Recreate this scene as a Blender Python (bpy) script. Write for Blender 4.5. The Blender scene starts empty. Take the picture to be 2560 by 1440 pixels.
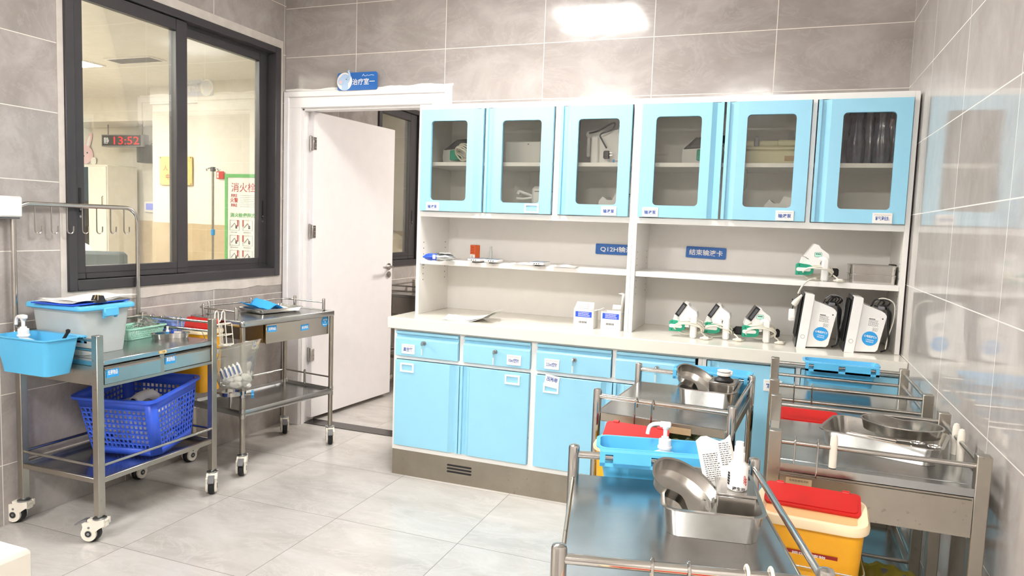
import bpy, bmesh, math, random
from mathutils import Matrix, Vector
random.seed(7)
SC = bpy.context.scene
COL = SC.collection
PI = math.pi

# ------------------------------------------------------------------ camera
RT = Vector((0.93575315, 0.35084598, 0.03568108))
DN = Vector((0.06353664, -0.06820336, -0.99564622))
FW = Vector((-0.34688491, 0.93394614, -0.08611309))
cam_data = bpy.data.cameras.new('camera')
cam = bpy.data.objects.new('camera', cam_data)
COL.objects.link(cam)
cam_data.sensor_width = 36.0
cam_data.lens = 1785.99 / 2560 * 36.0
cam_data.clip_start = 0.02
cm = Matrix((RT, -DN, -FW)).transposed().to_4x4()
cm.translation = Vector((0, 0, 1.338))
cam.matrix_world = cm
SC.camera = cam

# ------------------------------------------------------------------ world, exposure
w = bpy.data.worlds.new('world')
SC.world = w
w.use_nodes = True
w.node_tree.nodes['Background'].inputs[0].default_value = (0.9, 0.95, 1, 1)
w.node_tree.nodes['Background'].inputs[1].default_value = 0.3
SC.view_settings.view_transform = 'Standard'
SC.view_settings.look = 'None'
SC.view_settings.exposure = 0.14
SC.view_settings.gamma = 1.0
SC.view_settings.use_curve_mapping = False
ROOM_LIGHT, REAR_FILL, STATION_LIGHT, NEXT_FILL = 46.0, 86.0, 160.0, 90.0

# room: x -3.0..0.519, y -1.7..3.816, z 0..2.8; the camera stands at the origin
XL, XR, YB, ZC, YR = -2.996, 0.519, 3.816, 2.8, -1.7


def lin(h):
    h = h.lstrip('#')
    out = []
    for i in (0, 2, 4):
        c = int(h[i:i + 2], 16) / 255
        out.append(c / 12.92 if c <= 0.04045 else ((c + 0.055) / 1.055) ** 2.4)
    return tuple(out) + (1,)


# ------------------------------------------------------------------ materials
MATS = {}


def new_mat(name):
    m = bpy.data.materials.new(name)
    m.use_nodes = True
    MATS[name] = m
    nt = m.node_tree
    return m, nt, nt.nodes['Principled BSDF']


def N(nt, typ, **kw):
    n = nt.nodes.new(typ)
    for k, v in kw.items():
        setattr(n, k, v)
    return n


def noise(nt, scale, detail=4, rough=.55, dist=0, vec=None):
    n = N(nt, 'ShaderNodeTexNoise')
    n.inputs['Scale'].default_value = scale
    n.inputs['Detail'].default_value = detail
    n.inputs['Roughness'].default_value = rough
    n.inputs['Distortion'].default_value = dist
    if vec is not None:
        nt.links.new(vec, n.inputs['Vector'])
    return n


def ramp(nt, fac, stops):
    r = N(nt, 'ShaderNodeValToRGB')
    el = r.color_ramp.elements
    el[0].position, el[0].color = stops[0]
    el[1].position, el[1].color = stops[-1]
    for p, c in stops[1:-1]:
        e = el.new(p)
        e.color = c
    nt.links.new(fac, r.inputs[0])
    return r


def plain(name, col, rough=.45, metal=0.0, spec=.5, var=.04, coat=0.0, trans=0.0):
    """solid colour with a faint procedural mottling"""
    m, nt, b = new_mat(name)
    c = lin(col) if isinstance(col, str) else col
    tc = N(nt, 'ShaderNodeTexCoord')
    n = noise(nt, 14, 3, vec=tc.outputs['Object'])
    lo = tuple(x * (1 - var) for x in c[:3]) + (1,)
    hi = tuple(min(1, x * (1 + var)) for x in c[:3]) + (1,)
    r = ramp(nt, n.outputs['Fac'], [(.3, lo), (.7, hi)])
    nt.links.new(r.outputs[0], b.inputs['Base Color'])
    b.inputs['Roughness'].default_value = rough
    b.inputs['Metallic'].default_value = metal
    b.inputs['Specular IOR Level'].default_value = spec
    b.inputs['Coat Weight'].default_value = coat
    b.inputs['Transmission Weight'].default_value = trans
    return m


def steel(name, col, rough, stretch=(1, 1, 1), spots=0.0, rv=.12):
    m, nt, b = new_mat(name)
    tc = N(nt, 'ShaderNodeTexCoord')
    mp = N(nt, 'ShaderNodeMapping')
    mp.inputs['Scale'].default_value = stretch
    nt.links.new(tc.outputs['Object'], mp.inputs[0])
    n = noise(nt, 40, 5, .6, vec=mp.outputs[0])
    n2 = noise(nt, 5, 4, .6, vec=tc.outputs['Object'])
    c = lin(col)
    lo = tuple(x * .82 for x in c[:3]) + (1,)
    r = ramp(nt, n2.outputs['Fac'], [(.3, lo), (.68, c)])
    out = r.outputs[0]
    if spots:
        n3 = noise(nt, 60, 2, .5, vec=tc.outputs['Object'])
        r3 = ramp(nt, n3.outputs['Fac'], [(.66, (0, 0, 0, 1)), (.72, (1, 1, 1, 1))])
        n4 = noise(nt, 4, 2, .5, vec=tc.outputs['Object'])
        r4 = ramp(nt, n4.outputs['Fac'], [(.45, (0, 0, 0, 1)), (.65, (spots, spots, spots, 1))])
        mul = N(nt, 'ShaderNodeMath', operation='MULTIPLY')
        nt.links.new(r3.outputs[0], mul.inputs[0])
        nt.links.new(r4.outputs[0], mul.inputs[1])
        mx = N(nt, 'ShaderNodeMix', data_type='RGBA')
        nt.links.new(mul.outputs[0], mx.inputs['Factor'])
        nt.links.new(out, mx.inputs['A'])
        mx.inputs['B'].default_value = lin('#5a4330')
        out = mx.outputs['Result']
    nt.links.new(out, b.inputs['Base Color'])
    b.inputs['Metallic'].default_value = 1
    mr = N(nt, 'ShaderNodeMapRange')
    mr.inputs['To Min'].default_value = rough - rv / 2
    mr.inputs['To Max'].default_value = rough + rv / 2
    nt.links.new(n.outputs['Fac'], mr.inputs['Value'])
    nt.links.new(mr.outputs[0], b.inputs['Roughness'])
    bp = N(nt, 'ShaderNodeBump')
    bp.inputs['Strength'].default_value = .06
    bp.inputs['Distance'].default_value = .01
    nt.links.new(n2.outputs['Fac'], bp.inputs['Height'])
    nt.links.new(bp.outputs[0], b.inputs['Normal'])
    return m


def tile(name, axes, cell, off, grout_w, cols, grout, rough, bump=.03, veins=.28, spec=.5):
    """ceramic tile: a world-space grid of grout lines over a cloudy stone print"""
    m, nt, b = new_mat(name)
    geo = N(nt, 'ShaderNodeNewGeometry')
    sep = N(nt, 'ShaderNodeSeparateXYZ')
    nt.links.new(geo.outputs['Position'], sep.inputs[0])
    masks, cells = [], []
    for ax, c, o in zip(axes, cell, off):
        s1 = N(nt, 'ShaderNodeMath', operation='SUBTRACT')
        nt.links.new(sep.outputs['XYZ'.index(ax)], s1.inputs[0])
        s1.inputs[1].default_value = o
        d = N(nt, 'ShaderNodeMath', operation='DIVIDE')
        nt.links.new(s1.outputs[0], d.inputs[0])
        d.inputs[1].default_value = c
        fl = N(nt, 'ShaderNodeMath', operation='FLOOR')
        nt.links.new(d.outputs[0], fl.inputs[0])
        cells.append(fl.outputs[0])
        pp = N(nt, 'ShaderNodeMath', operation='PINGPONG')
        nt.links.new(d.outputs[0], pp.inputs[0])
        pp.inputs[1].default_value = .5
        lt = N(nt, 'ShaderNodeMath', operation='LESS_THAN')
        nt.links.new(pp.outputs[0], lt.inputs[0])
        lt.inputs[1].default_value = grout_w / c / 2
        masks.append(lt.outputs[0])
    mx = N(nt, 'ShaderNodeMath', operation='MAXIMUM')
    nt.links.new(masks[0], mx.inputs[0])
    nt.links.new(masks[1], mx.inputs[1])
    cb = N(nt, 'ShaderNodeCombineXYZ')
    nt.links.new(cells[0], cb.inputs[0])
    nt.links.new(cells[1], cb.inputs[1])
    wn = N(nt, 'ShaderNodeTexWhiteNoise')
    nt.links.new(cb.outputs[0], wn.inputs['Vector'])
    sc = N(nt, 'ShaderNodeVectorMath', operation='SCALE')
    nt.links.new(wn.outputs['Color'], sc.inputs[0])
    sc.inputs['Scale'].default_value = 7.0
    ad = N(nt, 'ShaderNodeVectorMath', operation='ADD')
    nt.links.new(geo.outputs['Position'], ad.inputs[0])
    nt.links.new(sc.outputs[0], ad.inputs[1])
    mp = N(nt, 'ShaderNodeMapping')
    mp.inputs['Rotation'].default_value = (.5, .6, .4)
    mp.inputs['Scale'].default_value = (1.0, 2.2, 1.6)
    nt.links.new(ad.outputs[0], mp.inputs[0])
    n = noise(nt, 2.6, 9, .62, .5, mp.outputs[0])
    r = ramp(nt, n.outputs['Fac'], [(.28, lin(cols[0])), (.5, lin(cols[1])), (.74, lin(cols[2]))])
    out = r.outputs[0]
    if veins:
        n2 = noise(nt, 2.2, 6, .65, 1.6, mp.outputs[0])
        r2 = ramp(nt, n2.outputs['Fac'], [(.475, (0, 0, 0, 1)), (.5, (veins, veins, veins, 1)), (.525, (0, 0, 0, 1))])
        m2 = N(nt, 'ShaderNodeMix', data_type='RGBA')
        nt.links.new(r2.outputs[0], m2.inputs['Factor'])
        nt.links.new(out, m2.inputs['A'])
        m2.inputs['B'].default_value = lin(cols[2])
        out = m2.outputs['Result']
    mm = N(nt, 'ShaderNodeMix', data_type='RGBA')
    nt.links.new(mx.outputs[0], mm.inputs['Factor'])
    nt.links.new(out, mm.inputs['A'])
    mm.inputs['B'].default_value = lin(grout)
    nt.links.new(mm.outputs['Result'], b.inputs['Base Color'])
    mr = N(nt, 'ShaderNodeMapRange')
    mr.inputs['To Min'].default_value = rough
    mr.inputs['To Max'].default_value = .8
    nt.links.new(mx.outputs[0], mr.inputs['Value'])
    nt.links.new(mr.outputs[0], b.inputs['Roughness'])
    b.inputs['Specular IOR Level'].default_value = spec
    nb = noise(nt, 9, 3, .5, .3, mp.outputs[0])
    bp = N(nt, 'ShaderNodeBump')
    bp.inputs['Strength'].default_value = bump
    bp.inputs['Distance'].default_value = .02
    nt.links.new(nb.outputs['Fac'], bp.inputs['Height'])
    nt.links.new(bp.outputs[0], b.inputs['Normal'])
    return m


def glass(name, tint, refl=.5, rough=.0, haze=0.0, hazecol='#ffffff'):
    m, nt, b = new_mat(name)
    nt.nodes.remove(b)
    o = nt.nodes['Material Output']
    t = N(nt, 'ShaderNodeBsdfTransparent')
    t.inputs[0].default_value = tint if not isinstance(tint, str) else lin(tint)
    base = t.outputs[0]
    if haze:
        d = N(nt, 'ShaderNodeBsdfDiffuse')
        d.inputs[0].default_value = lin(hazecol)
        tr = N(nt, 'ShaderNodeBsdfTranslucent')
        tr.inputs[0].default_value = lin(hazecol)
        dm = N(nt, 'ShaderNodeMixShader')
        dm.inputs[0].default_value = .45
        nt.links.new(d.outputs[0], dm.inputs[1])
        nt.links.new(tr.outputs[0], dm.inputs[2])
        tc = N(nt, 'ShaderNodeTexCoord')
        n = noise(nt, 6, 4, .6, .4, tc.outputs['Object'])
        mr = N(nt, 'ShaderNodeMapRange')
        mr.inputs['To Min'].default_value = max(0, haze - .08)
        mr.inputs['To Max'].default_value = min(1, haze + .08)
        nt.links.new(n.outputs['Fac'], mr.inputs['Value'])
        hm = N(nt, 'ShaderNodeMixShader')
        nt.links.new(mr.outputs[0], hm.inputs[0])
        nt.links.new(base, hm.inputs[1])
        nt.links.new(dm.outputs[0], hm.inputs[2])
        base = hm.outputs[0]
    g = N(nt, 'ShaderNodeBsdfGlossy')
    g.inputs['Roughness'].default_value = rough
    f = N(nt, 'ShaderNodeFresnel')
    f.inputs['IOR'].default_value = 1.5
    mu = N(nt, 'ShaderNodeMath', operation='MULTIPLY')
    nt.links.new(f.outputs[0], mu.inputs[0])
    mu.inputs[1].default_value = refl
    mx = N(nt, 'ShaderNodeMixShader')
    nt.links.new(mu.outputs[0], mx.inputs[0])
    nt.links.new(base, mx.inputs[1])
    nt.links.new(g.outputs[0], mx.inputs[2])
    nt.links.new(mx.outputs[0], o.inputs['Surface'])
    return m


def emit(name, col, strength):
    m, nt, b = new_mat(name)
    b.inputs['Base Color'].default_value = tuple(x * .5 for x in lin(col)[:3]) + (1,)
    b.inputs['Emission Color'].default_value = lin(col)
    b.inputs['Emission Strength'].default_value = strength
    return m


TC = ('#98918c', '#a8a19d', '#bcb6b2')
tile('tile_back', 'XZ', (.6, .3), (-.08, 2.045), .0035, TC, '#e9e4dc', .13, .03)
tile('tile_left', 'YZ', (.6, .3), (2.0, 2.06), .0035, TC, '#e9e4dc', .16, .03)
tile('tile_right', 'YZ', (.6, .3), (2.07, 2.047), .0035, ('#b3aca6', '#bfb9b4', '#ccc7c3'), '#efebe5', .07, .015)
tile('tile_floor', 'XY', (.6, .6), (-1.19, 2.055), .0025, ('#b4afa9', '#c3bfba', '#d0cdc9'), '#6f6962', .18, .01, veins=.5)
plain('plaster', '#cfc8c0', .8, var=.08)
plain('ceiling_white', '#eeebe6', .8)
plain('cream_wall', '#e1dcd1', .7)
tile('stone_wainscot', 'XZ', (.8, .6), (-7.1, 1.25), .002, ('#b39d7c', '#c1ac8c', '#cdbb9d'), '#a48d6c', .3, .01)
plain('window_metal', '#3d3b3e', .38, var=.06)
plain('window_dark', '#222224', .5)
plain('rubber_black', '#17171a', .6)
plain('white_door', '#f3f0f1', .42, var=.015)
plain('white_steel', '#f5f2ed', .32, var=.012)
plain('blue_panel', '#9ad6f0', .38, var=.012)
plain('quartz', '#ece8dd', .1, var=.02)
plain('dark_stone', '#3a3634', .2, var=.3)
steel('steel', '#c2bfb9', .24, (1, 1, 1))
steel('steel_top', '#bcbfc0', .22, (1, 3, 1), rv=.08)
steel('steel_worn', '#b9b3a8', .36, (1, 1, .2), spots=.35)
steel('steel_plinth', '#aaa295', .42, (.2, 1, 6), spots=.5)
steel('chrome', '#d6d4d0', .11, rv=.06)
steel('steel_tray', '#cdcac5', .2, rv=.12)
steel('zinc', '#b9bcbe', .3)
plain('caster_white', '#ece6d8', .4)
plain('grey_plastic', '#77777a', .5)
plain('bin_blue', '#5cbdec', .35, var=.02)
plain('basket_blue', '#3a63e2', .35, var=.04)
plain('mint', '#b5ecd8', .4)
plain('periwinkle', '#8aa6ee', .4)
plain('yellow', '#f6b21e', .35)
plain('peach_plastic', '#f0b27c', .4)
plain('cream_plastic', '#f6dfb8', .35)
plain('red', '#c01d1b', .35)
plain('red_print', '#a52a24', .5)
plain('label_yellow', '#f3d834', .5)
plain('label_blue', '#2f9fe4', .4)
plain('sign_blue', '#2a6cbc', .4)
plain('print_blue', '#2a59a8', .5)
plain('ink', '#26262a', .6)
plain('ink_grey', '#8f8f92', .6)
plain('ink_red', '#c0392f', .6)
plain('paper', '#f7f5f1', .7, var=.015)
plain('white_plastic', '#f3f1ee', .35, var=.015)
plain('cord_cream', '#e6e1d2', .5)
plain('cord_black', '#1b1b1d', .5)
plain('clamp_green', '#1fa07e', .45)
plain('screen_dark', '#2d2f32', .15)
plain('screen_grey', '#5b5d60', .3)
plain('screen_blue', '#4a6a84', .2)
plain('orange', '#d9622b', .45)
plain('beige_body', '#d9d2ae', .45)
plain('cloth_blue', '#2f9fea', .7)
plain('cardboard', '#cfcabd', .7)
plain('gold', '#e6c682', .35, var=.15)
plain('bag_blue', '#2455d6', .3)
plain('bag_dark', '#474b60', .16, var=.4)
plain('soft_pink', '#efc8cc', .6)
plain('elephant_blue', '#b6d0ee', .6)
plain('chair_grey', '#4a5052', .7)
plain('blanket', '#d9cdb8', .9, var=.1)
plain('hair', '#1e1a18', .7)
plain('skin', '#caa084', .6)
plain('tan_plate', '#b29a78', .5, var=.2)
plain('green_tape', '#5fae62', .5)
plain('board_white', '#e6e7e4', .5)
plain('led_black', '#2a2726', .5)
emit('led_red', '#ff1c2c', .75)
emit('led_white', '#e8e8e8', .45)
emit('tablet_glow', '#8f97e8', .8)
emit('lamp_room', '#fffcf9', ROOM_LIGHT)
emit('fill_rear', '#fffcf9', REAR_FILL)  # glow of the added fill panels behind the camera
emit('lamp_station', '#fffaf0', STATION_LIGHT)  # also drives two added, unseen station panels
emit('fill_next', '#fff6ec', NEXT_FILL)  # glow of the unseen panel added beyond the door
glass('window_glass', '#fafcfa', .4)
glass('cabinet_glass', '#f8f8f5', .8)
glass('clear_plastic', '#f6faf9', .6, .15, .68, '#fbfffd')
glass('bag_film', '#f8faf6', .9, .1, .17, '#f8faf4')
glass('bag_yellow', '#f2e88a', .8, .15, .6, '#efe06a')
glass('bag_green', '#e4f2c0', .8, .15, .7, '#e2f2bc')

# ------------------------------------------------------------------ mesh builder
TEXT_CACHE = {}


def text_mesh(s, bold):
    key = (s, bold)
    if key not in TEXT_CACHE:
        cu = bpy.data.curves.new('lettering', 'FONT')
        cu.body = s
        cu.size = 1.0
        cu.align_x = 'CENTER'
        cu.align_y = 'CENTER'
        cu.offset = bold
        cu.resolution_u = 3
        ob = bpy.data.objects.new('lettering', cu)
        me = ob.to_mesh()
        vs = [v.co.copy() for v in me.vertices]
        fs = [tuple(p.vertices) for p in me.polygons]
        ob.to_mesh_clear()
        bpy.data.objects.remove(ob)
        bpy.data.curves.remove(cu)
        if vs:      # normalise to a box one unit high, centred
            x0 = min(v.x for v in vs); x1 = max(v.x for v in vs)
            y0 = min(v.y for v in vs); y1 = max(v.y for v in vs)
            c = Vector(((x0 + x1) / 2, (y0 + y1) / 2, 0))
            vs = [v - c for v in vs]
            TEXT_CACHE[key] = (vs, fs, x1 - x0, y1 - y0)
        else:
            TEXT_CACHE[key] = ([], [], 1, 1)
    return TEXT_CACHE[key]


FRONT = Matrix(((1, 0, 0), (0, 0, -1), (0, 1, 0)))     # text facing -y
EAST = Matrix(((0, 0, 1), (1, 0, 0), (0, 1, 0)))       # text facing +x
UPWARD = Matrix.Identity(3)


def rrect(w, d, r, n=5, cx=0, cy=0):
    pts = []
    for sx, sy, a0 in ((1, -1, -90), (1, 1, 0), (-1, 1, 90), (-1, -1, 180)):
        for k in range(n + 1):
            a = math.radians(a0 + 90 * k / n)
            pts.append((cx + sx * (w / 2 - r) + r * math.cos(a), cy + sy * (d / 2 - r) + r * math.sin(a)))
    return pts


def ellipse(a, b, n=32, cx=0, cy=0):
    return [(cx + a * math.cos(2 * PI * k / n), cy + b * math.sin(2 * PI * k / n)) for k in range(n)]


def kidney(a, b, n=48):
    out = []
    for k in range(n):
        t = 2 * PI * k / n
        x, y = a * math.cos(t), b * math.sin(t)
        if y < 0:
            y += b * .62 * math.exp(-(x / (a * .42)) ** 2)
        out.append((x, y))
    return out


def offs(pts, d):
    n = len(pts)
    out = []
    for i in range(n):
        p0, p1 = pts[i - 1], pts[(i + 1) % n]
        tx, ty = p1[0] - p0[0], p1[1] - p0[1]
        L = math.hypot(tx, ty) or 1
        out.append((pts[i][0] + ty / L * d, pts[i][1] - tx / L * d))
    return out


def scl(pts, s, t=None):
    t = s if t is None else t
    return [(x * s, y * t) for x, y in pts]


def at(pts, z):
    return [(x, y, z) for x, y in pts]


class MB:
    def __init__(s, T=None):
        s.V, s.F, s.I, s.M = [], [], [], []
        s.T = T or Matrix()

    def mi(s, m):
        if m not in s.M:
            s.M.append(m)
        return s.M.index(m)

    def add(s, vs, fs, m):
        b = len(s.V)
        k = s.mi(m)
        s.V += [s.T @ Vector(v) for v in vs]
        for f in fs:
            s.F.append(tuple(b + i for i in f))
            s.I.append(k)

    def box(s, x0, y0, z0, x1, y1, z1, m):
        v = [(x, y, z) for x in (x0, x1) for y in (y0, y1) for z in (z0, z1)]
        s.add(v, [(0, 1, 3, 2), (4, 6, 7, 5), (0, 4, 5, 1), (2, 3, 7, 6), (0, 2, 6, 4), (1, 5, 7, 3)], m)

    def rbox(s, x0, y0, z0, x1, y1, z1, r, m):
        lo, hi = (x0, y0, z0), (x1, y1, z1)
        idx, vs = {}, []
        for sg in [(a, b, c) for a in (0, 1) for b in (0, 1) for c in (0, 1)]:
            for ax in range(3):
                p = []
                for k in range(3):
                    q = hi[k] if sg[k] else lo[k]
                    if k != ax:
                        q += -r if sg[k] else r
                    p.append(q)
                idx[sg + (ax,)] = len(vs)
                vs.append(p)
        fs = []
        for ax in range(3):
            o = [k for k in range(3) if k != ax]
            for v in (0, 1):
                f = []
                for a, b in ((0, 0), (1, 0), (1, 1), (0, 1)):
                    sg = [0, 0, 0]
                    sg[ax] = v; sg[o[0]] = a; sg[o[1]] = b
                    f.append(idx[tuple(sg) + (ax,)])
                fs.append(f)
        for c in range(3):
            a, b = [k for k in range(3) if k != c]
            for va in (0, 1):
                for vb in (0, 1):
                    q = []
                    for vc, ax in ((0, a), (1, a), (1, b), (0, b)):
                        sg = [0, 0, 0]
                        sg[a] = va; sg[b] = vb; sg[c] = vc
                        q.append(idx[tuple(sg) + (ax,)])
                    fs.append(q)
        for sg in [(a, b, c) for a in (0, 1) for b in (0, 1) for c in (0, 1)]:
            fs.append([idx[sg + (k,)] for k in range(3)])
        s.add(vs, fs, m)

    def ring(s, p, t, r, n, up=None):
        t = Vector(t).normalized()
        u = up or (Vector((0, 0, 1)) if abs(t.z) < .9 else Vector((1, 0, 0)))
        a = t.cross(u).normalized()
        b = t.cross(a)
        return [Vector(p) + a * r * math.cos(2 * PI * k / n) + b * r * math.sin(2 * PI * k / n) for k in range(n)]

    def cyl(s, p0, p1, r, m, r1=None, n=16):
        t = Vector(p1) - Vector(p0)
        s.loft([s.ring(p0, t, r, n), s.ring(p1, t, r if r1 is None else r1, n)], m)

    def loft(s, rings, m, cap0=True, cap1=True, closed=False):
        n = len(rings[0])
        vs = [p for r in rings for p in r]
        fs = []
        R = len(rings)
        for i in range(R if closed else R - 1):
            for k in range(n):
                a, b = i * n + k, i * n + (k + 1) % n
                c, d = ((i + 1) % R) * n + (k + 1) % n, ((i + 1) % R) * n + k
                fs.append((a, b, c, d))
        if not closed:
            if cap0:
                fs.append(tuple(range(n))[::-1])
            if cap1:
                fs.append(tuple((R - 1) * n + k for k in range(n)))
        s.add(vs, fs, m)

    def tube(s, pts, r, m, closed=False, n=8):
        P = [Vector(p) for p in pts]
        L = len(P)
        tan = []
        for i in range(L):
            a = P[i - 1] if (i or closed) else P[i]
            b = P[(i + 1) % L] if (i < L - 1 or closed) else P[i]
            tan.append((b - a).normalized())
        u = Vector((0, 0, 1)) if abs(tan[0].z) < .9 else Vector((1, 0, 0))
        A = tan[0].cross(u).normalized()
        rings = []
        for i in range(L):
            A = (A - tan[i] * A.dot(tan[i]))
            A = A.normalized() if A.length > 1e-6 else tan[i].orthogonal().normalized()
            B = tan[i].cross(A)
            rings.append([P[i] + A * r * math.cos(2 * PI * k / n) + B * r * math.sin(2 * PI * k / n) for k in range(n)])
        s.loft(rings, m, closed=closed)

    def lathe(s, prof, m, o=(0, 0, 0), n=24):
        rings = [[(o[0] + max(r, 1e-4) * math.cos(2 * PI * k / n), o[1] + max(r, 1e-4) * math.sin(2 * PI * k / n), o[2] + z)
                  for k in range(n)] for r, z in prof]
        s.loft(rings, m)

    def prism(s, poly, m, ax, a, b):
        def P(p, q):
            return (q, p[0], p[1]) if ax == 'x' else (p[0], q, p[1]) if ax == 'y' else (p[0], p[1], q)
        s.loft([[P(p, a) for p in poly], [P(p, b) for p in poly]], m)

    def quad(s, a, b, c, d, m):
        s.add([a, b, c, d], [(0, 1, 2, 3)], m)

    def sheet(s, rows, m):
        nu, nv = len(rows), len(rows[0])
        s.add([p for r in rows for p in r],
              [(i * nv + j, i * nv + j + 1, (i + 1) * nv + j + 1, (i + 1) * nv + j) for i in range(nu - 1) for j in range(nv - 1)], m)

    def lattice(s, c00, c10, c11, c01, nu, nv, f, m):
        c = [Vector(q) for q in (c00, c10, c11, c01)]

        def B(u, v):
            return (c[0] * (1 - u) * (1 - v) + c[1] * u * (1 - v) + c[2] * u * v + c[3] * (1 - u) * v)
        for i in range(nu):
            for j in range(nv):
                q = [(i, j), (i + 1, j), (i + 1, j + 1), (i, j + 1)]
                inn = [(i + f, j + f), (i + 1 - f, j + f), (i + 1 - f, j + 1 - f), (i + f, j + 1 - f)]
                vs = [B(a / nu, b / nv) for a, b in q] + [B(a / nu, b / nv) for a, b in inn]
                s.add(vs, [(k, (k + 1) % 4, 4 + (k + 1) % 4, 4 + k) for k in range(4)], m)

    def basin(s, outline, z, h, m, taper=.95, t=.002, lip=.005, lift=.002):
        ob = scl(outline, taper)
        s.loft([at(ob, z), at(outline, z + h), at(offs(outline, lip), z + h), at(offs(outline, lip), z + h + lift),
                at(offs(outline, -t), z + h + lift), at(offs(ob, -t), z + t)], m)

    def hole_plate(s, x0, z0, x1, z1, hx0, hz0, hx1, hz1, r, y0, y1, m, n=5):
        """slab in the xz plane with a rounded window"""
        cx, cz = (hx0 + hx1) / 2, (hz0 + hz1) / 2
        inner = rrect(hx1 - hx0, hz1 - hz0, r, n, cx, cz)
        cor = [(x1, z0), (x1, z1), (x0, z1), (x0, z0)]
        outer = [cor[k] for k in range(4) for _ in range(n + 1)]
        N_ = len(inner)
        vs = [(p[0], y, p[1]) for y in (y0, y1) for p in inner + outer]
        fs = []
        for L in (0, 1):
            b = L * 2 * N_
            for k in range(N_):
                j = (k + 1) % N_
                if outer[k] == outer[j]:
                    fs.append((b + k, b + j, b + N_ + k))
                else:
                    fs.append((b + k, b + j, b + N_ + j, b + N_ + k))
        for k in range(N_):
            j = (k + 1) % N_
            fs.append((k, j, 2 * N_ + j, 2 * N_ + k))
            if outer[k] != outer[j]:
                fs.append((N_ + k, N_ + j, 3 * N_ + j, 3 * N_ + k))
        s.add(vs, fs, m)

    def text(s, string, h, pos, m, R=FRONT, bold=.012, w=None, tilt=0):
        """lettering h tall (or w wide) laid in the plane R"""
        vs, fs, tw, th = text_mesh(string, bold)
        k = w / tw if w else h / th
        ky = h / th if h else k
        Q = R @ Matrix.Rotation(tilt, 3, 'Z')
        p = Vector(pos)
        s.add([p + Q @ Vector((v.x * k, v.y * ky, 0)) for v in vs], fs, m)

    def lines(s, x0, z0, x1, z1, rows, y, m, R=None, fill=.85, th=.45):
        """rows of print too small to read, as short strokes (plane y = const)"""
        rr = random.Random(int(abs(x0 * 977 + z0 * 331) * 100))
        dz = (z1 - z0) / rows
        for i in range(rows):
            zc = z1 - (i + .5) * dz
            x = x0
            end = x0 + (x1 - x0) * (fill + (1 - fill) * rr.random())
            while x < end:
                L = dz * rr.uniform(.4, 1.6)
                s.quad((x, y, zc - dz * th / 2), (min(x + L, end), y, zc - dz * th / 2), (min(x + L, end), y, zc + dz * th / 2), (x, y, zc + dz * th / 2), m)
                x += L + dz * .35

    def build(s, name, parent=None, loc=None, rz=0, rot=None, smooth=38, solid=0, weld=False):
        me = bpy.data.meshes.new(name)
        me.from_pydata([tuple(v) for v in s.V], [], s.F)
        for m in s.M:
            me.materials.append(MATS[m])
        me.polygons.foreach_set('material_index', s.I)
        bm = bmesh.new()
        bm.from_mesh(me)
        if weld:
            bmesh.ops.remove_doubles(bm, verts=bm.verts, dist=1e-5)
        bmesh.ops.recalc_face_normals(bm, faces=bm.faces)
        bm.to_mesh(me)
        bm.free()
        me.polygons.foreach_set('use_smooth', [True] * len(me.polygons))
        me.set_sharp_from_angle(angle=math.radians(smooth))
        me.update()
        o = bpy.data.objects.new(name, me)
        COL.objects.link(o)
        if parent is not None:
            o.parent = parent
        if loc is not None:
            o.location = loc
        o.rotation_euler = rot if rot else (0, 0, rz)
        if solid:
            md = o.modifiers.new('thickness', 'SOLIDIFY')
            md.thickness = solid
            md.offset = 0
        return o


def tag(o, label, cat, group=None):
    o['label'] = label
    o['category'] = cat
    if group:
        o['group'] = group
    return o


def thing(name, label, cat, loc=(0, 0, 0), rz=0, group=None, rot=None):
    o = bpy.data.objects.new(name, None)
    o.empty_display_size = .05
    COL.objects.link(o)
    o.location = loc
    o.rotation_euler = rot if rot else (0, 0, rz)
    return tag(o, label, cat, group)


def struct(name, mb, **kw):
    o = mb.build(name, **kw)
    if kw.get('parent') is None:
        o['kind'] = 'structure'
    return o


def copy_tree(o, parent=None):
    c = o.copy()
    COL.objects.link(c)
    if parent is not None:
        c.parent = parent
    for ch in list(o.children):
        copy_tree(ch, c)
    return c


def arc(cx, cy, r, a0, a1, n=6):
    return [(cx + r * math.cos(math.radians(a0 + (a1 - a0) * k / n)), cy + r * math.sin(math.radians(a0 + (a1 - a0) * k / n))) for k in range(n + 1)]


def spline(pts, n=8, closed=False):
    """Catmull-Rom through the points"""
    P = [Vector(p) for p in pts]
    out = []
    L = len(P)
    for i in range(L if closed else L - 1):
        if closed:
            a, b, c, d = P[i - 1], P[i], P[(i + 1) % L], P[(i + 2) % L]
        else:
            a, b, c, d = P[max(i - 1, 0)], P[i], P[i + 1], P[min(i + 2, L - 1)]
        for k in range(n):
            t = k / n
            out.append(.5 * ((2 * b) + (c - a) * t + (2 * a - 5 * b + 4 * c - d) * t * t + (3 * b - a - 3 * c + d) * t ** 3))
    if not closed:
        out.append(P[-1])
    return out

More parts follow.
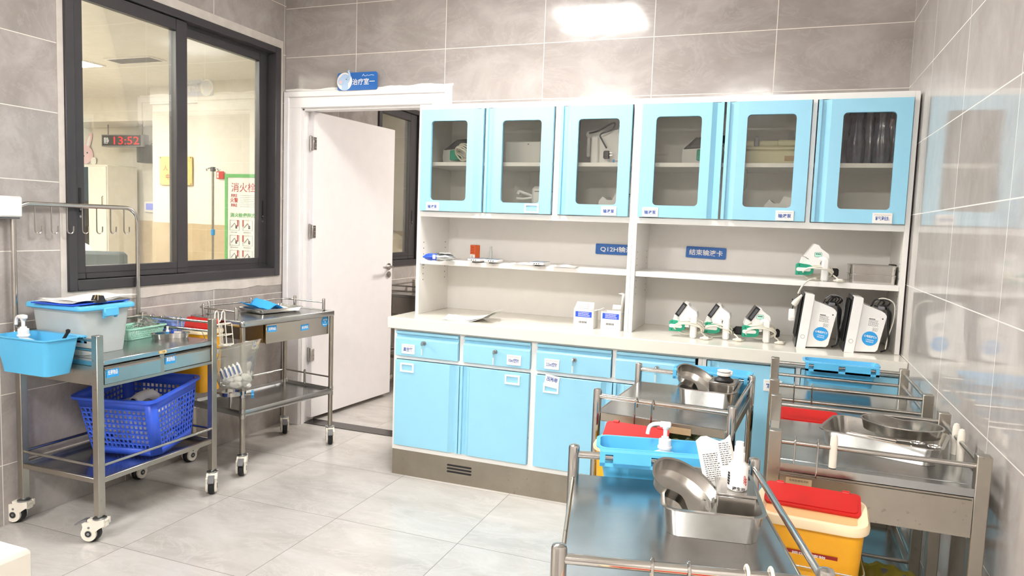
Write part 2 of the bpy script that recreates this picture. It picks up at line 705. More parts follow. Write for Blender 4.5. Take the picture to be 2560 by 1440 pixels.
# ------------------------------------------------------------------ ceiling lamps (two are seen, the rest added as fill)
def ceiling_light(x, y, z, m, label, sx=.6, sy=.6):
    t = thing('ceiling_light', label, 'ceiling light', (x, y, z), group='ceiling lights')
    a = MB()
    for s in (-1, 1):
        a.box(s * sx / 2 - (.02 if s > 0 else 0), -sy / 2, -.012, s * sx / 2 + (.02 if s < 0 else 0), sy / 2, -.001, 'white_steel')
        a.box(-sx / 2 + .02, s * sy / 2 - (.02 if s > 0 else 0), -.012, sx / 2 - .02, s * sy / 2 + (.02 if s < 0 else 0), -.001, 'white_steel')
    a.build('frame', t)
    b = MB()
    b.box(-sx / 2 + .02, -sy / 2 + .02, -.01, sx / 2 - .02, sy / 2 - .02, -.004, m)
    b.build('diffuser', t)
    return t


ceiling_light(-1.25, 2.66, ZC, 'lamp_room', 'square ceiling panel light mirrored as a bright patch high on the tiled wall')
ceiling_light(-2.0, -.85, ZC, 'fill_rear', 'added fill light panel behind the viewer, on the window side')  # added fill, unseen; brightens the cabinet fronts
ceiling_light(-.45, -.85, ZC, 'fill_rear', 'added fill light panel behind the viewer, near the right wall')  # second added fill panel, evens out the frontal light
ceiling_light(-1.2, 5.9, ZC, 'fill_next', 'added unseen ceiling panel lighting the room beyond the open door')  # unseen lamp put in to light the next room
ceiling_light(-5.73, 4.53, 2.6, 'lamp_station', 'bright ceiling panel at the left edge of the left window pane', .34, .3)
ceiling_light(-7.0, 2.6, 2.6, 'lamp_station', 'added unseen panel lighting the far side of the nurse station')  # unseen lamp added to brighten the station
ceiling_light(-4.6, 2.2, 2.6, 'lamp_station', 'added unseen panel light close behind the window of the nurse station')  # likewise added, lights the station near the glass

# ------------------------------------------------------------------ shell
a = MB(); a.box(-9.3, YR - .1, -.05, 1.6, 7.7, 0, 'tile_floor'); struct('floor', a)
a = MB(); a.box(XL, YR, ZC, XR, YB, ZC + .06, 'ceiling_white'); struct('ceiling', a)
a = MB(); a.box(XL, YB + .14, ZC, 1.5, 7.6, ZC + .06, 'ceiling_white'); struct('ceiling_beyond', a)
a = MB(); a.box(-9.2, -.5, 2.6, XL - .14, 6.4, 2.66, 'cream_wall'); struct('ceiling_station', a)

T = .14
W1 = (2.306, 3.756, .972, 2.39)
W2 = (4.93, 5.63, .972, 2.30)
a = MB()
x0, x1 = XL - T, XL
for y0, y1, z0, z1 in ((YR, W1[0], 0, ZC), (W1[0], W1[1], 0, W1[2]), (W1[0], W1[1], W1[3], ZC), (W1[1], W2[0], 0, ZC),
                       (W2[0], W2[1], 0, W2[2]), (W2[0], W2[1], W2[3], ZC), (W2[1], 7.6, 0, ZC)):
    a.box(x0, y0, z0, x1, y1, z1, 'tile_left')
struct('wall_left', a)
DX0, DX1, DZ = -2.885, -1.93, 2.05
a = MB()
a.box(XL, YB, 0, DX0, YB + T, ZC, 'tile_back')
a.box(DX0, YB, DZ, DX1, YB + T, ZC, 'tile_back')
a.box(DX1, YB, 0, XR, YB + T, ZC, 'tile_back')
struct('wall_back', a)
a = MB(); a.box(XR, YR, 0, XR + T, YB + T, ZC, 'tile_right'); struct('wall_right', a)
a = MB(); a.box(XL, YR - T, 0, XR, YR, ZC, 'tile_back'); struct('wall_rear', a)
a = MB(); a.box(XL, 7.6, 0, 1.5, 7.7, ZC, 'tile_back'); struct('wall_beyond_back', a)
a = MB(); a.box(1.5, YB + T, 0, 1.6, 7.6, ZC, 'tile_back'); struct('wall_beyond_right', a)


def clad(name, x0, y0, x1, y1, z1=2.6):
    m = MB()
    m.box(x0 - .008, y0 - .008, 0, x1 + .008, y1 + .008, 1.25, 'stone_wainscot')
    m.box(x0, y0, 1.25, x1, y1, z1, 'cream_wall')
    struct(name, m)


clad('wall_station_far', -9.2, 6.4, XL - T - .01, 6.5)
clad('wall_station_side', -9.3, -.5, -9.2, 6.39)
clad('wall_station_near', -9.2, -.6, XL - T - .01, -.5)
clad('wall_station_column', -6.03, 5.6, -5.36, 6.39)
clad('wall_station_panel', -5.23, 5.42, -3.95, 6.39)
clad('wall_station_recess', -5.35, 5.5, -5.24, 6.39)
a = MB(); a.box(-6.03, 5.57, 2.432, -3.3, 5.59, 2.6, 'ceiling_white'); struct('trim_4', a)
a = MB(); a.box(-9.19, 5.95, 2.335, -6.04, 6.39, 2.6, 'cream_wall'); struct('trim_5', a)

# plaster bands round the window, grout line over the door, stone sill under the door
a = MB()
y0, y1, z0, z1 = W1
a.box(XL, y0 - .03, z0 - .045, XL + .003, y1 + .03, z0 - .001, 'plaster')
a.box(XL, y0 - .03, z1, XL + .003, y1 + .03, z1 + .05, 'plaster')
a.box(XL, y0 - .03, z0 - .001, XL + .003, y0 - .001, z1, 'plaster')
a.box(XL, y1 + .001, z0 - .001, XL + .003, y1 + .03, z1, 'plaster')
rr = random.Random(3)
low = [(y0 - .03 + (y1 - y0 + .06) * k / 40, z0 - .05 - .012 * abs(math.sin(k * .37) * math.sin(k * .11 + 1)) - rr.uniform(0, .003)) for k in range(41)]
a.prism(low + [(y1 + .03, z0 - .04), (y0 - .03, z0 - .04)], 'plaster', 'x', XL, XL + .0026)
struct('trim_1', a)
a = MB()
up = [(-2.994 + 1.172 * k / 40, 2.147 + .006 * math.sin(k * .6) * math.sin(k * .23) + rr.uniform(0, .003)) for k in range(41)]
a.prism([(-2.994, 2.1345)] + up + [(-1.822, 2.1345)], 'paper', 'y', YB - .004, YB)
struct('trim_2', a)
a = MB(); a.box(DX0 + .001, YB + .03, 0, DX1 - .001, YB + T, .004, 'dark_stone'); struct('trim_3', a)


# ------------------------------------------------------------------ sliding windows in the left wall
def sliding_window(name, y0, y1, z0, z1, double=True):
    w_ = bpy.data.objects.new(name, None)
    COL.objects.link(w_)
    w_.location = (XL, y0, z0)
    w_['kind'] = 'structure'
    W_, H_ = y1 - y0, z1 - z0
    f = MB()
    fo, fi = .014, -.125
    m = 'window_metal'
    f.rbox(fi, 0, 0, fo, .045, H_, .003, m)
    f.rbox(fi, W_ - .05, 0, fo, W_, H_, .003, m)
    f.rbox(fi, .045, H_ - .04, fo, W_ - .05, H_, .003, m)
    f.rbox(fi, .045, 0, fo, W_ - .05, .05, .003, m)
    for xx in (-.045, -.09):        # track ribs
        f.box(xx - .003, .045, .05, xx + .003, W_ - .05, .066, m)
        f.box(xx - .003, .045, H_ - .056, xx + .003, W_ - .05, H_ - .04, m)
    f.build('frame', w_)

    def sash(ya, yb, sl, sr, xc, sb=.06, st=.06):
        s = MB()
        za, zb = .052, H_ - .042
        s.rbox(xc - .018, ya, za, xc + .018, ya + sl, zb, .003, m)
        s.rbox(xc - .018, yb - sr, za, xc + .018, yb, zb, .003, m)
        s.rbox(xc - .018, ya + sl, za, xc + .018, yb - sr, za + sb, .003, m)
        s.rbox(xc - .018, ya + sl, zb - st, xc + .018, yb - sr, zb, .003, m)
        s.box(xc + .0175, ya + sl * .2, za + sb * .45, xc + .0192, yb - sr * .2, za + sb * .5, 'window_dark')
        o = s.build('sash', w_)
        g = MB()
        g.box(xc - .002, ya + sl - .004, za + sb - .004, xc + .002, yb - sr + .004, zb - st + .004, 'window_glass')
        g.build('pane', o)
        k = MB()
        yy = ya + sl * .5 if sl > .03 and xc > -.05 else yb - sr * .55
        k.rbox(xc + .018, yy - .006, .36, xc + .021, yy + .006, .47, .001, 'rubber_black')
        k.cyl((xc + .018, yy, .34), (xc + .022, yy, .34), .006, 'zinc', n=10)
        k.cyl((xc + .018, yy, .372), (xc + .024, yy, .372), .005, 'zinc', n=10)
        k.build('latch', o)
    if double:
        sash(.047, .71, .052, .075, -.022)
        sash(.66, 1.392, .05, .068, -.066)
    else:
        sash(.047, W_ - .052, .03, .11, -.022)
    return w_


sliding_window('window_1', *W1)
sliding_window('window_2', *W2, double=False)

# ------------------------------------------------------------------ the door
d = bpy.data.objects.new('door_1', None)
COL.objects.link(d)
d['kind'] = 'structure'
d.location = (-2.87, YB, 0)
ox = 2.87
a = MB()
wd = 'white_door'
for s, xi, xo in ((-1, -2.865, -2.99), (1, -1.95, -1.825)):
    a.rbox(min(xi, xo) + ox, -.02, 0, max(xi, xo) + ox, -.001, 2.134, .003, wd)
    a.rbox((xo + .0008 if s < 0 else xo - .04) + ox, -.03, 0, (xo + .04 if s < 0 else xo - .0008) + ox, -.0185, 2.133, .004, wd)
    a.box((xi - .022 if s < 0 else xi - .003) + ox, -.012, 0, (xi + .003 if s < 0 else xi + .022) + ox, T, 2.045, wd)
    a.box((xi if s < 0 else xi - .012) + ox, .0, 0, (xi + .012 if s < 0 else xi) + ox, .045, 2.03, wd)
a.rbox(-2.9885 + ox, -.0215, 2.03, -1.8265 + ox, -.0015, 2.1325, .003, wd)
a.rbox(-2.9875 + ox, -.0315, 2.094, -1.8275 + ox, -.0195, 2.1315, .004, wd)
a.box(-2.87 + ox, -.012, 2.027, -1.945 + ox, T, 2.049, wd)
a.box(-2.865 + ox, 0, 2.016, -1.95 + ox, .045, 2.03, wd)
a.build('door_frame', d)
lf = MB()
lf.rbox(0, -.042, .03, .885, 0, 2.022, .003, wd)
leaf = lf.build('door_leaf', d, (-2.868 + ox, .069, 0), rz=math.atan2(.88, .082))
h = MB()
hx, hz = .83, 1.003
for s in (-1, 1):
    yb = -.042 if s < 0 else 0
    h.cyl((hx, yb, hz), (hx, yb + s * .009, hz), .026, 'steel_tray', n=24)
    h.tube([(hx, yb, hz), (hx, yb + s * .045, hz), (hx - .02, yb + s * .055, hz), (hx - .13, yb + s * .055, hz)], .0085, 'steel_tray')
h.build('door_handle', leaf)
h = MB()
h.cyl((hx, -.042, hz - .06), (hx, -.052, hz - .06), .024, 'steel_tray', n=24)
h.cyl((hx, -.052, hz - .06), (hx, -.056, hz - .06), .011, 'zinc', n=16)
h.build('keyhole_plate', leaf)
for z in (1.82, 1.257, .45):
    h = MB()
    h.cyl((-.004, -.02, z - .05), (-.004, -.02, z + .05), .006, 'steel_tray', n=12)
    h.rbox(-.002, -.038, z - .045, -.0005, -.006, z + .045, .0005, 'steel_tray')
    h.rbox(-.006, -.048, z - .04, .022, -.0425, z + .04, .0015, 'steel_tray')
    for dz in (-.025, 0, .025):
        h.cyl((.012, -.0425, z + dz), (.012, -.0505, z + dz), .004, 'zinc', n=8)
    h.build('hinge', leaf)

# ------------------------------------------------------------------ door sign
t = thing('door_sign', 'blue sign with a cartoon elephant and white lettering above the door', 'sign', (-2.4455, YB - .035, 2.175))
a = MB()
a.prism(rrect(.276, .104, .012), 'sign_blue', 'y', -.004, .004)
a.text('治疗室一', .038, (.045, -.0046, -.004), 'paper', w=.155)
pts = [(.035, .028), (.045, .04), (.05, .03), (.06, .028), (.07, .034), (.08, .03), (.1, .034), (.118, .03)]
a.tube([(p[0], -.0045, p[1]) for p in pts], .0012, 'paper', n=5)
a.build('plate', t)
e = MB()
e.prism(ellipse(.053, .053, 36, -.087, 0), 'paper', 'y', -.006, -.004)
e.build('disc', t)
e = MB()


def flat(pts, m, y):
    e.prism(pts, m, 'y', y - .0008, y)


flat(rrect(.044, .05, .014, 5, -.084, -.028), 'elephant_blue', -.006)
flat(ellipse(.034, .031, 32, -.083, .013), 'elephant_blue', -.0068)
flat(ellipse(.021, .024, 24, -.112, .002), 'elephant_blue', -.0076)
flat(ellipse(.010, .011, 20, -.112, -.003), 'soft_pink', -.0084)
flat(ellipse(.0025, .003, 12, -.073, .012), 'ink', -.0084)
e.tube(spline([(-.062, -.008, .01), (-.05, -.008, .025), (-.052, -.008, .045), (-.058, -.008, .056), (-.052, -.008, .064)], 5), .006, 'elephant_blue')
e.build('elephant_picture', t)

# ------------------------------------------------------------------ the blue and white cabinet wall
YU, YF, ZW = 3.44, 3.276, .845      # fronts of upper and base units, worktop height
ws, bp = 'white_steel', 'blue_panel'


def label_mesh(w_, h_, string=None, frame=True, bold=.02):
    """white plastic card holder with lettering, front at y<0, centred"""
    m = MB()
    if string:
        m.rbox(-w_ / 2, -.004, -h_ / 2, w_ / 2, 0, h_ / 2, .001, 'white_plastic')
        m.box(-w_ / 2 + .007, -.0046, -h_ / 2 + .008, w_ / 2 - .007, -.004, h_ / 2 - .008, 'paper')
        m.box(-w_ / 2 + .007, -.0049, h_ / 2 - .0095, w_ / 2 - .007, -.0045, h_ / 2 - .0082, 'tan_plate')
        m.text(string, h_ * .42, (0, -.0052, -.001), 'print_blue', w=w_ * .72, bold=bold)
    else:
        for s in (-1, 1):
            m.box(-w_ / 2, -.004, s * h_ / 2 - (.008 if s > 0 else 0), w_ / 2, 0, s * h_ / 2 + (.008 if s < 0 else 0), 'white_plastic')
            m.box(s * w_ / 2 - (.008 if s > 0 else 0), -.004, -h_ / 2 + .008, s * w_ / 2 + (.008 if s < 0 else 0), 0, h_ / 2 - .008, 'white_plastic')
    return m


def door_profile(m, x0, x1, z0, z1, hand, plate):
    """door slab (front y=-.02) with a finger groove along its free edge; returns panel extent"""
    g = .052
    if hand == 'r':       # groove on the right edge
        px0, px1 = x0, x1 - g
        q = [(px1, -.02), (px1, 0), (x1, 0), (x1, -.018), (x1 - .014, -.018), (x1 - .014, -.006), (x1 - .03, -.006)]
    else:
        px0, px1 = x0 + g, x1
        q = [(px0, -.02), (px0, 0), (x0, 0), (x0, -.018), (x0 + .014, -.018), (x0 + .014, -.006), (x0 + .03, -.006)]
    m.prism(q, bp, 'z', z0, z1)
    plate(px0, px1)


def glass_door(par, x0, x1, hand, win, lab, lx):
    z0, z1 = 1.4045, 1.9335
    x0, x1 = x0 + .0015, x1 - .0015
    m = MB()
    wx0, wx1, wz0, wz1 = win
    door_profile(m, x0, x1, z0, z1, hand, lambda a_, b_: m.hole_plate(a_, z0, b_, z1, wx0, wz0, wx1, wz1, .018, -.02, 0, bp))
    o = m.build('door', par, (0, YU, 0), smooth=25)
    g = MB()
    g.box(wx0 - .008, -.006, wz0 - .008, wx1 + .008, -.003, wz1 + .008, 'cabinet_glass')
    g.build('glass', o)
    l_ = label_mesh(.076, .045, lab) if lab else label_mesh(.076, .045)
    l_.build('label_holder', o, (lx, -.02, 1.428 if lab else 1.43))


def upper_unit(x0, x1, div, specs, label):
    t = thing('wall_cabinet', label, 'cabinet', ((x0 + x1) / 2, YB - .002, ZW))
    R = MB(Matrix.Translation((-(x0 + x1) / 2, -(YB - .002), -ZW)))
    R2 = R.T
    b = R
    yb = YB - .004
    b.rbox(x0, YU, ZW + .0005, x0 + .02, yb, 1.963, .001, ws)
    b.rbox(x1 - .02, YU, ZW + .0005, x1, yb, 1.963, .001, ws)
    b.box(x0 + .02, YU, 1.937, x1 - .02, yb, 1.963, ws)
    b.box(x0 + .02, YU, 1.374, x1 - .02, yb, 1.401, ws)
    b.box(x0 + .02, yb - .012, ZW + .0005, x1 - .02, yb, 1.937, ws)
    b.box(div[0], YU, 1.401, div[1], yb - .012, 1.937, ws)
    b.box(x0 + .02, YU + .004, 1.401, x0 + .028, YU + .03, 1.937, ws)
    for sx in (x0 + .02, x1 - .0202):      # rows of shelf peg holes
        for yy in (YU + .045, yb - .06):
            for zz in [1.03 + .032 * k for k in range(4)] + [1.17 + .032 * k for k in range(3)]:
                b.box(sx, yy - .003, zz - .003, sx + .0002, yy + .003, zz + .003, 'rubber_black')
    b.build('carcass', t)
    s = MB(R2)
    s.rbox(x0 + .021, YU + .008, 1.118, x1 - .021, yb - .013, 1.142, .001, ws)
    s.box(x0 + .021, YU + .03, 1.108, x0 + .03, YU + .04, 1.1179, 'zinc')
    s.build('shelf', t)
    for sx0, sx1 in ((x0 + .021, div[0] - .001), (div[1] + .001, x1 - .021)):
        s = MB(R2)
        s.rbox(sx0, YU + .03, 1.645, sx1, yb - .013, 1.665, .001, ws)
        s.build('inner_shelf', t)
    for sp in specs:
        glass_door(t, *sp)
    for ch in t.children:
        if ch.name.startswith('door'):
            ch.location = (ch.location.x - (x0 + x1) / 2, YU - (YB - .002), -ZW)
    return t


upper_unit(-1.836, -.6685, (-1.078, -1.051), [
    (-1.815, -1.456, 'r', (-1.755, -1.547, 1.461, 1.874), '输液泵', -1.735),
    (-1.447, -1.081, 'l', (-1.352, -1.144, 1.457, 1.87), None, -1.18),
    (-1.048, -.692, 'l', (-.955, -.752, 1.458, 1.87), '输液泵', -.785)],
    'left wall cabinet, its first door half hiding the white door frame')
upper_unit(-.668, .512, (.099, .117), [
    (-.647, -.273, 'r', (-.578, -.37, 1.461, 1.874), '输液泵', -.585),
    (-.265, .096, 'l', (-.171, .035, 1.463, 1.875), '输液泵', .012),
    (.12, .489, 'l', (.222, .428, 1.464, 1.876), '氧气湿化瓶', .402)],
    'right wall cabinet touching the shiny tiled side wall')

# signs on the back of the open shelves
t = thing('shelf_sign', 'blue sign ending a row of lettering against the middle cabinet divider', 'sign', (-.811, 3.795, 1.233))
a = MB(); a.prism(rrect(.244, .056, .006), 'sign_blue', 'y', -.003, .0025)
a.text('Q12H输液卡', .032, (.012, -.0036, 0), 'paper', w=.215, bold=.015)
a.build('plate', t)
t = thing('shelf_sign', 'blue sign with white lettering alone above the bare right shelf', 'sign', (-.353, 3.795, 1.2375), rot=(0, math.radians(1), 0))
a = MB(); a.prism(rrect(.2, .058, .006), 'sign_blue', 'y', -.003, .0025)
a.text('结束输液卡', .031, (0, -.0036, 0), 'paper', w=.168, bold=.015)
a.build('plate', t)

# worktop
a = MB(); a.rbox(-1.893, YF - .03, .7855, XR - .001, YB - .002, ZW, .004, 'quartz')
tag(a.build('worktop'), 'cream quartz worktop running along the blue base cabinets', 'worktop')


def key_lock(par, x, z, key=True):
    m = MB()
    m.cyl((x, -.02, z), (x, -.027, z), .011, 'zinc', n=18)
    m.cyl((x, -.027, z), (x, -.031, z), .007, 'chrome', n=14)
    o = m.build('lock', par)
    if key:
        k = MB()
        k.box(x - .0012, -.05, z - .006, x + .0012, -.031, z + .006, 'zinc')
        k.cyl((x - .002, -.046, z), (x + .002, -.046, z), .011, 'zinc', n=14)
        k.tube([(x, -.046, z - .008), (x - .004, -.044, z - .02), (x - .002, -.042, z - .03), (x + .003, -.044, z - .02), (x, -.046, z - .008)], .0008, 'chrome', n=5)
        k.rbox(x - .006, -.044, z - .062, x + .003, -.041, z - .026, .001, 'clear_plastic')
        k.build('key', par)


def base_drawer(par, x0, x1, lab, lx, lockx):
    m = MB()
    z0, z1 = .647, .774
    q = [(0, z0), (-.02, z0), (-.02, z1 - .04), (-.004, z1 - .022), (-.004, z1 - .014), (-.02, z1 - .012), (-.02, z1), (0, z1)]
    m.prism(q, bp, 'x', x0, x1)
    o = m.build('drawer', par, (0, 0, 0), smooth=20)
    if lab:
        label_mesh(.075, .05, lab).build('label_holder', o, (lx, -.02, .683))
    key_lock(o, lockx, .723 if lab == '真空管' else .716)
    return o


def base_door(par, x0, x1, hand, z1=.624, lab=None, lx=0, lz=.585, slip=None):
    m = MB()
    z0 = .1675
    x0, x1, z1 = x0 + .001, x1 - .001, z1 - .0015
    door_profile(m, x0, x1, z0, z1, hand, lambda a_, b_: m.rbox(a_, -.02, z0, b_, 0, z1, .0015, bp))
    o = m.build('door', par, smooth=25)
    if lab is not None:
        (label_mesh(.075, .05, lab) if lab else label_mesh(.078, .047)).build('label_holder', o, (lx, -.02, lz))
    if slip:
        s = MB()
        s.box(-.036, -.0035, -.005, .036, -.003, .055, 'paper')
        s.text(slip, .022, (0, -.0042, .034), 'print_blue', w=.055, bold=.02)
        s.build('paper_slip', o, (lx, -.0195, lz + .01), rot=(0, math.radians(8), 0))
    return o


def base_unit(x0, x1, stiles, rails, label):
    t = thing('base_cabinet', label, 'cabinet', ((x0 + x1) / 2, YF, 0))
    c = -(x0 + x1) / 2
    m = MB(Matrix.Translation((c, -YF, 0)))
    yb = YB - .004
    m.box(x0, YF, .138, x0 + .017, yb, .785, ws)
    m.box(x1 - .017, YF, .138, x1, yb, .785, ws)
    m.box(x0 + .017, yb - .01, .138, x1 - .017, yb, .785, ws)
    for za, zb in [(.138, .165), (.775, .785)] + rails:
        m.box(x0 + .017, YF, za, x1 - .017, YF + .4, zb, ws)
    for sa, sb, sz in stiles:
        m.box(sa, YF, sz, sb, YF + .05, .775, ws)
    m.build('carcass', t)
    p = MB(Matrix.Translation((c, -YF, 0)))
    p.box(x0, YF + .004, 0, x1, YF + .02, .138, 'steel_plinth')
    p.box(x0, YF + .02, 0, x0 + .016, yb, .138, 'steel_plinth')
    po = p.build('plinth', t)
    return t, po


def sub(o, c):
    for ch in o.children:
        if ch.name.split('.')[0] in ('drawer', 'door'):
            ch.location.x += c


t, po = base_unit(-1.866, -1.086, [(-1.488, -1.461, .645)], [(.625, .646)], 'first base cabinet from the left, two locked drawers over two doors')
base_drawer(t, -1.847, -1.49, '真空管', -1.771, -1.68)
base_drawer(t, -1.459, -1.104, '10ml空针', -1.185, -1.285)
base_door(t, -1.848, -1.478, 'r', lab='', lx=-1.776)
base_door(t, -1.475, -1.103, 'l', lab='', lx=-1.19)
sub(t, 1.476)
v = MB()
for z in (.095, .078, .061):
    v.prism(rrect(.138, .0085, .004, 4, -1.473 + 1.476, z), 'rubber_black', 'y', .0015, .0045)
v.build('vent_slots', po)
t, po = base_unit(-1.086, -.293, [(-.701, -.682, .645)], [(.625, .646)], 'middle base cabinet with a paper slip standing out of its door label')
base_drawer(t, -1.07, -.704, '2.5ml空针', -.99, -.88)
base_drawer(t, -.68, -.322, None, 0, -.49)
base_door(t, -1.07, -.692, 'r', lab='', lx=-.99, lz=.565, slip='压脉带')
base_door(t, -.689, -.322, 'l')
sub(t, .6895)
t, po = base_unit(-.292, .515, [(.098, .117, .165)], [], 'right base cabinet with tall doors behind the steel trolleys')
base_door(t, -.27, .095, 'l', .774, lab='精神药品', lx=.01, lz=.69)
base_door(t, .119, .495, 'l', .774)
sub(t, -.1115)

# ------------------------------------------------------------------ steel trolleys
LEGZ = .108


def caster(par, x, y, yaw, brake=True):
    """white twin-shell caster; the stem stands at the origin, the wheel trails along -x"""
    m = MB()
    wx, wz, r = -.034, .039, .031
    poly = [(wx + px, wz + pz) for px, pz in arc(0, 0, r, 150, 380, 14)]
    poly += [(wx + .043, wz + .022), (wx + .064, wz + .034), (wx + .064, wz + .058), (wx + .012, wz + .056), (wx, wz + .045), (wx - .019, wz + .046), (wx - .026, wz + .041), (wx - .023, wz + .028)]
    for s in (-1, 1):
        m.prism(poly, 'caster_white', 'y', s * .0145, s * .0245)
        m.cyl((wx, s * .0245, wz), (wx, s * .0255, wz), .0145, 'zinc', n=18)
        m.cyl((wx, s * .0255, wz), (wx, s * .026, wz), .012, 'ink', n=18)
        m.cyl((wx, s * .026, wz), (wx, s * .0265, wz), .006, 'zinc', n=12)
        m.cyl((wx + .002, s * .0245, wz + .026), (wx + .002, s * .0255, wz + .026), .005, 'grey_plastic', n=12)
    m.rbox(wx - .012, -.0145, wz + .043, wx + .064, .0145, wz + .056, .003, 'caster_white')
    m.rbox(wx + .046, -.0145, wz + .024, wx + .064, .0145, wz + .044, .003, 'caster_white')
    m.lathe([(.012, .094), (.026, .095), (.026, .1), (.02, .103), (.0105, .104), (.0105, .112)], 'zinc', n=20)
    o = m.build('caster', par, (x, y, 0), yaw)
    w_ = MB()
    w_.loft([[(wx + rr_ * math.cos(2 * PI * k / 24), yy, wz + rr_ * math.sin(2 * PI * k / 24)) for k in range(24)]
             for rr_, yy in ((.02, -.013), (.035, -.013), (.039, -.008), (.039, .008), (.035, .013), (.02, .013))], 'rubber_black')
    w_.build('wheel', o)
    if brake:
        b = MB()
        b.prism([(wx - .014, .094), (wx - .03, .091), (wx - .062, .073), (wx - .06, .068), (wx - .03, .08), (wx - .012, .084)], 'grey_plastic', 'y', -.014, .014)
        b.build('brake_pedal', o)
    return o


def blue_label(string, w_, h_):
    m = MB()
    m.box(-w_ / 2, -.001, -h_ / 2, w_ / 2, 0, h_ / 2, 'label_blue')
    m.text(string, h_ * .5, (0, -.0014, 0), 'paper', w=w_ * .8, bold=.02)
    return m


def bar(par, p, r, m='steel', name='rail', n=10, extra=()):
    b = MB()
    b.tube(p, r, m, n=n)
    for q in extra:
        b.tube(q, r, m, n=n)
    return b.build(name, par)


def square_cart(name, label, cx, cy, rz, L, W, rails, two=True, yaw=(0, 0, 0, 0), shelf=True, top=.745, boxz=.645, knobs=(), drop=None, ztop=.847, labels=False, group='square-post trolleys'):
    """tubular trolley with square posts; drawers face local -y"""
    t = thing(name, label, 'trolley', (cx, cy, 0), rz, group)
    st = 'steel_worn'
    P = [(-L / 2, -W / 2), (L / 2, -W / 2), (L / 2, W / 2), (-L / 2, W / 2)]
    h = .0155
    for i, (x, y) in enumerate(P):
        m = MB()
        m.rbox(x - h, y - h, LEGZ + .002, x + h, y + h, ztop, .002, st)
        m.build('post', t)
        caster(t, x, y, yaw[i])
    m = MB()
    m.rbox(-L / 2 + h, -W / 2 - h * .9, top - .022, L / 2 - h, W / 2 + h * .9, top, .003, 'steel_top')
    m.box(-L / 2 - h * .9, -W / 2 + h, top - .02, -L / 2 + h, W / 2 - h, top - .001, 'steel_top')
    m.box(L / 2 - h, -W / 2 + h, top - .02, L / 2 + h * .9, W / 2 - h, top - .001, 'steel_top')
    m.build('tabletop', t)
    m = MB()
    b0, b1 = boxz, top - .0225
    m.box(-L / 2 - .013, -W / 2 + h, b0, -L / 2 - .011, W / 2 - h, b1, st)
    m.box(L / 2 + .011, -W / 2 + h, b0, L / 2 + .013, W / 2 - h, b1, st)
    m.box(-L / 2 + h, W / 2 + .009, b0, L / 2 - h, W / 2 + .012, b1, st)
    m.box(-L / 2 - .01, -W / 2 + .02, b0, L / 2 + .01, W / 2 + .008, b0 + .002, st)
    m.box(-L / 2 + h, -W / 2 - .011, b0 - .013, L / 2 - h, -W / 2 + .011, b0 - .0005, st)
    if two:
        m.box(-.012, -W / 2 - .011, b0, .012, -W / 2 + .01, b1, st)
    m.build('drawer_housing', t)
    if two:
        for s in (-1, 1):
            xa, xb = (-L / 2 + h + .002, -.0135) if s < 0 else (.0135, L / 2 - h - .002)
            out = .016 if s < 0 else .006
            d_ = MB()
            y = -W / 2 - out
            d_.prism([(y + .012, b0 + .002), (y, b0 + .002), (y, b1 - .02), (y - .006, b1 - .012), (y + .006, b1 - .004), (y + .012, b1 - .004)], 'steel', 'x', xa, xb)
            d_.box(xa + .006, y + .0125, b0 + .004, xb - .006, W / 2 - .02, b1 - .02, st)
            o = d_.build('drawer', t, smooth=25)
            if labels:
                blue_label('无菌物品' if s < 0 else '清洁物品', .058, .04).build('label_sticker', o, (xa + .036, y - .001, b0 + (.047 if s < 0 else .05)))
    if shelf:
        m = MB()
        z = .264
        m.box(-L / 2 + .0, -W / 2 + .0, z - .02, L / 2, W / 2, z - .017, 'steel_top')
        for ya in (-W / 2 - .012, W / 2 - .006):
            m.rbox(-L / 2 + h, ya, z - .022, L / 2 - h, ya + .018, z, .002, st)
        for xa in (-L / 2 - .012, L / 2 - .006):
            m.rbox(xa, -W / 2 + h, z - .022, xa + .018, W / 2 - h, z, .002, st)
        m.build('shelf', t)
        for k in range(4):
            a_, b_ = P[k], P[(k + 1) % 4]
            bar(t, [(a_[0], a_[1], .312), (b_[0], b_[1], .312)], .0065)
    sides = {'x0': (3, 0), 'x1': (1, 2), 'y0': (0, 1), 'y1': (2, 3)}
    for sd, z in rails:
        i, j = sides[sd]
        bar(t, [(P[i][0], P[i][1], z), (P[j][0], P[j][1], z)], .0065)
    for kx, ky, kz in knobs:
        m = MB()
        m.lathe([(.009, top + .0005), (.0095, top + .05), (.0085, top + .075), (.006, top + .083), (.0, top + .086)], 'caster_white', (kx, ky, 0), n=14)
        m.build('support_knob', t)
    return t


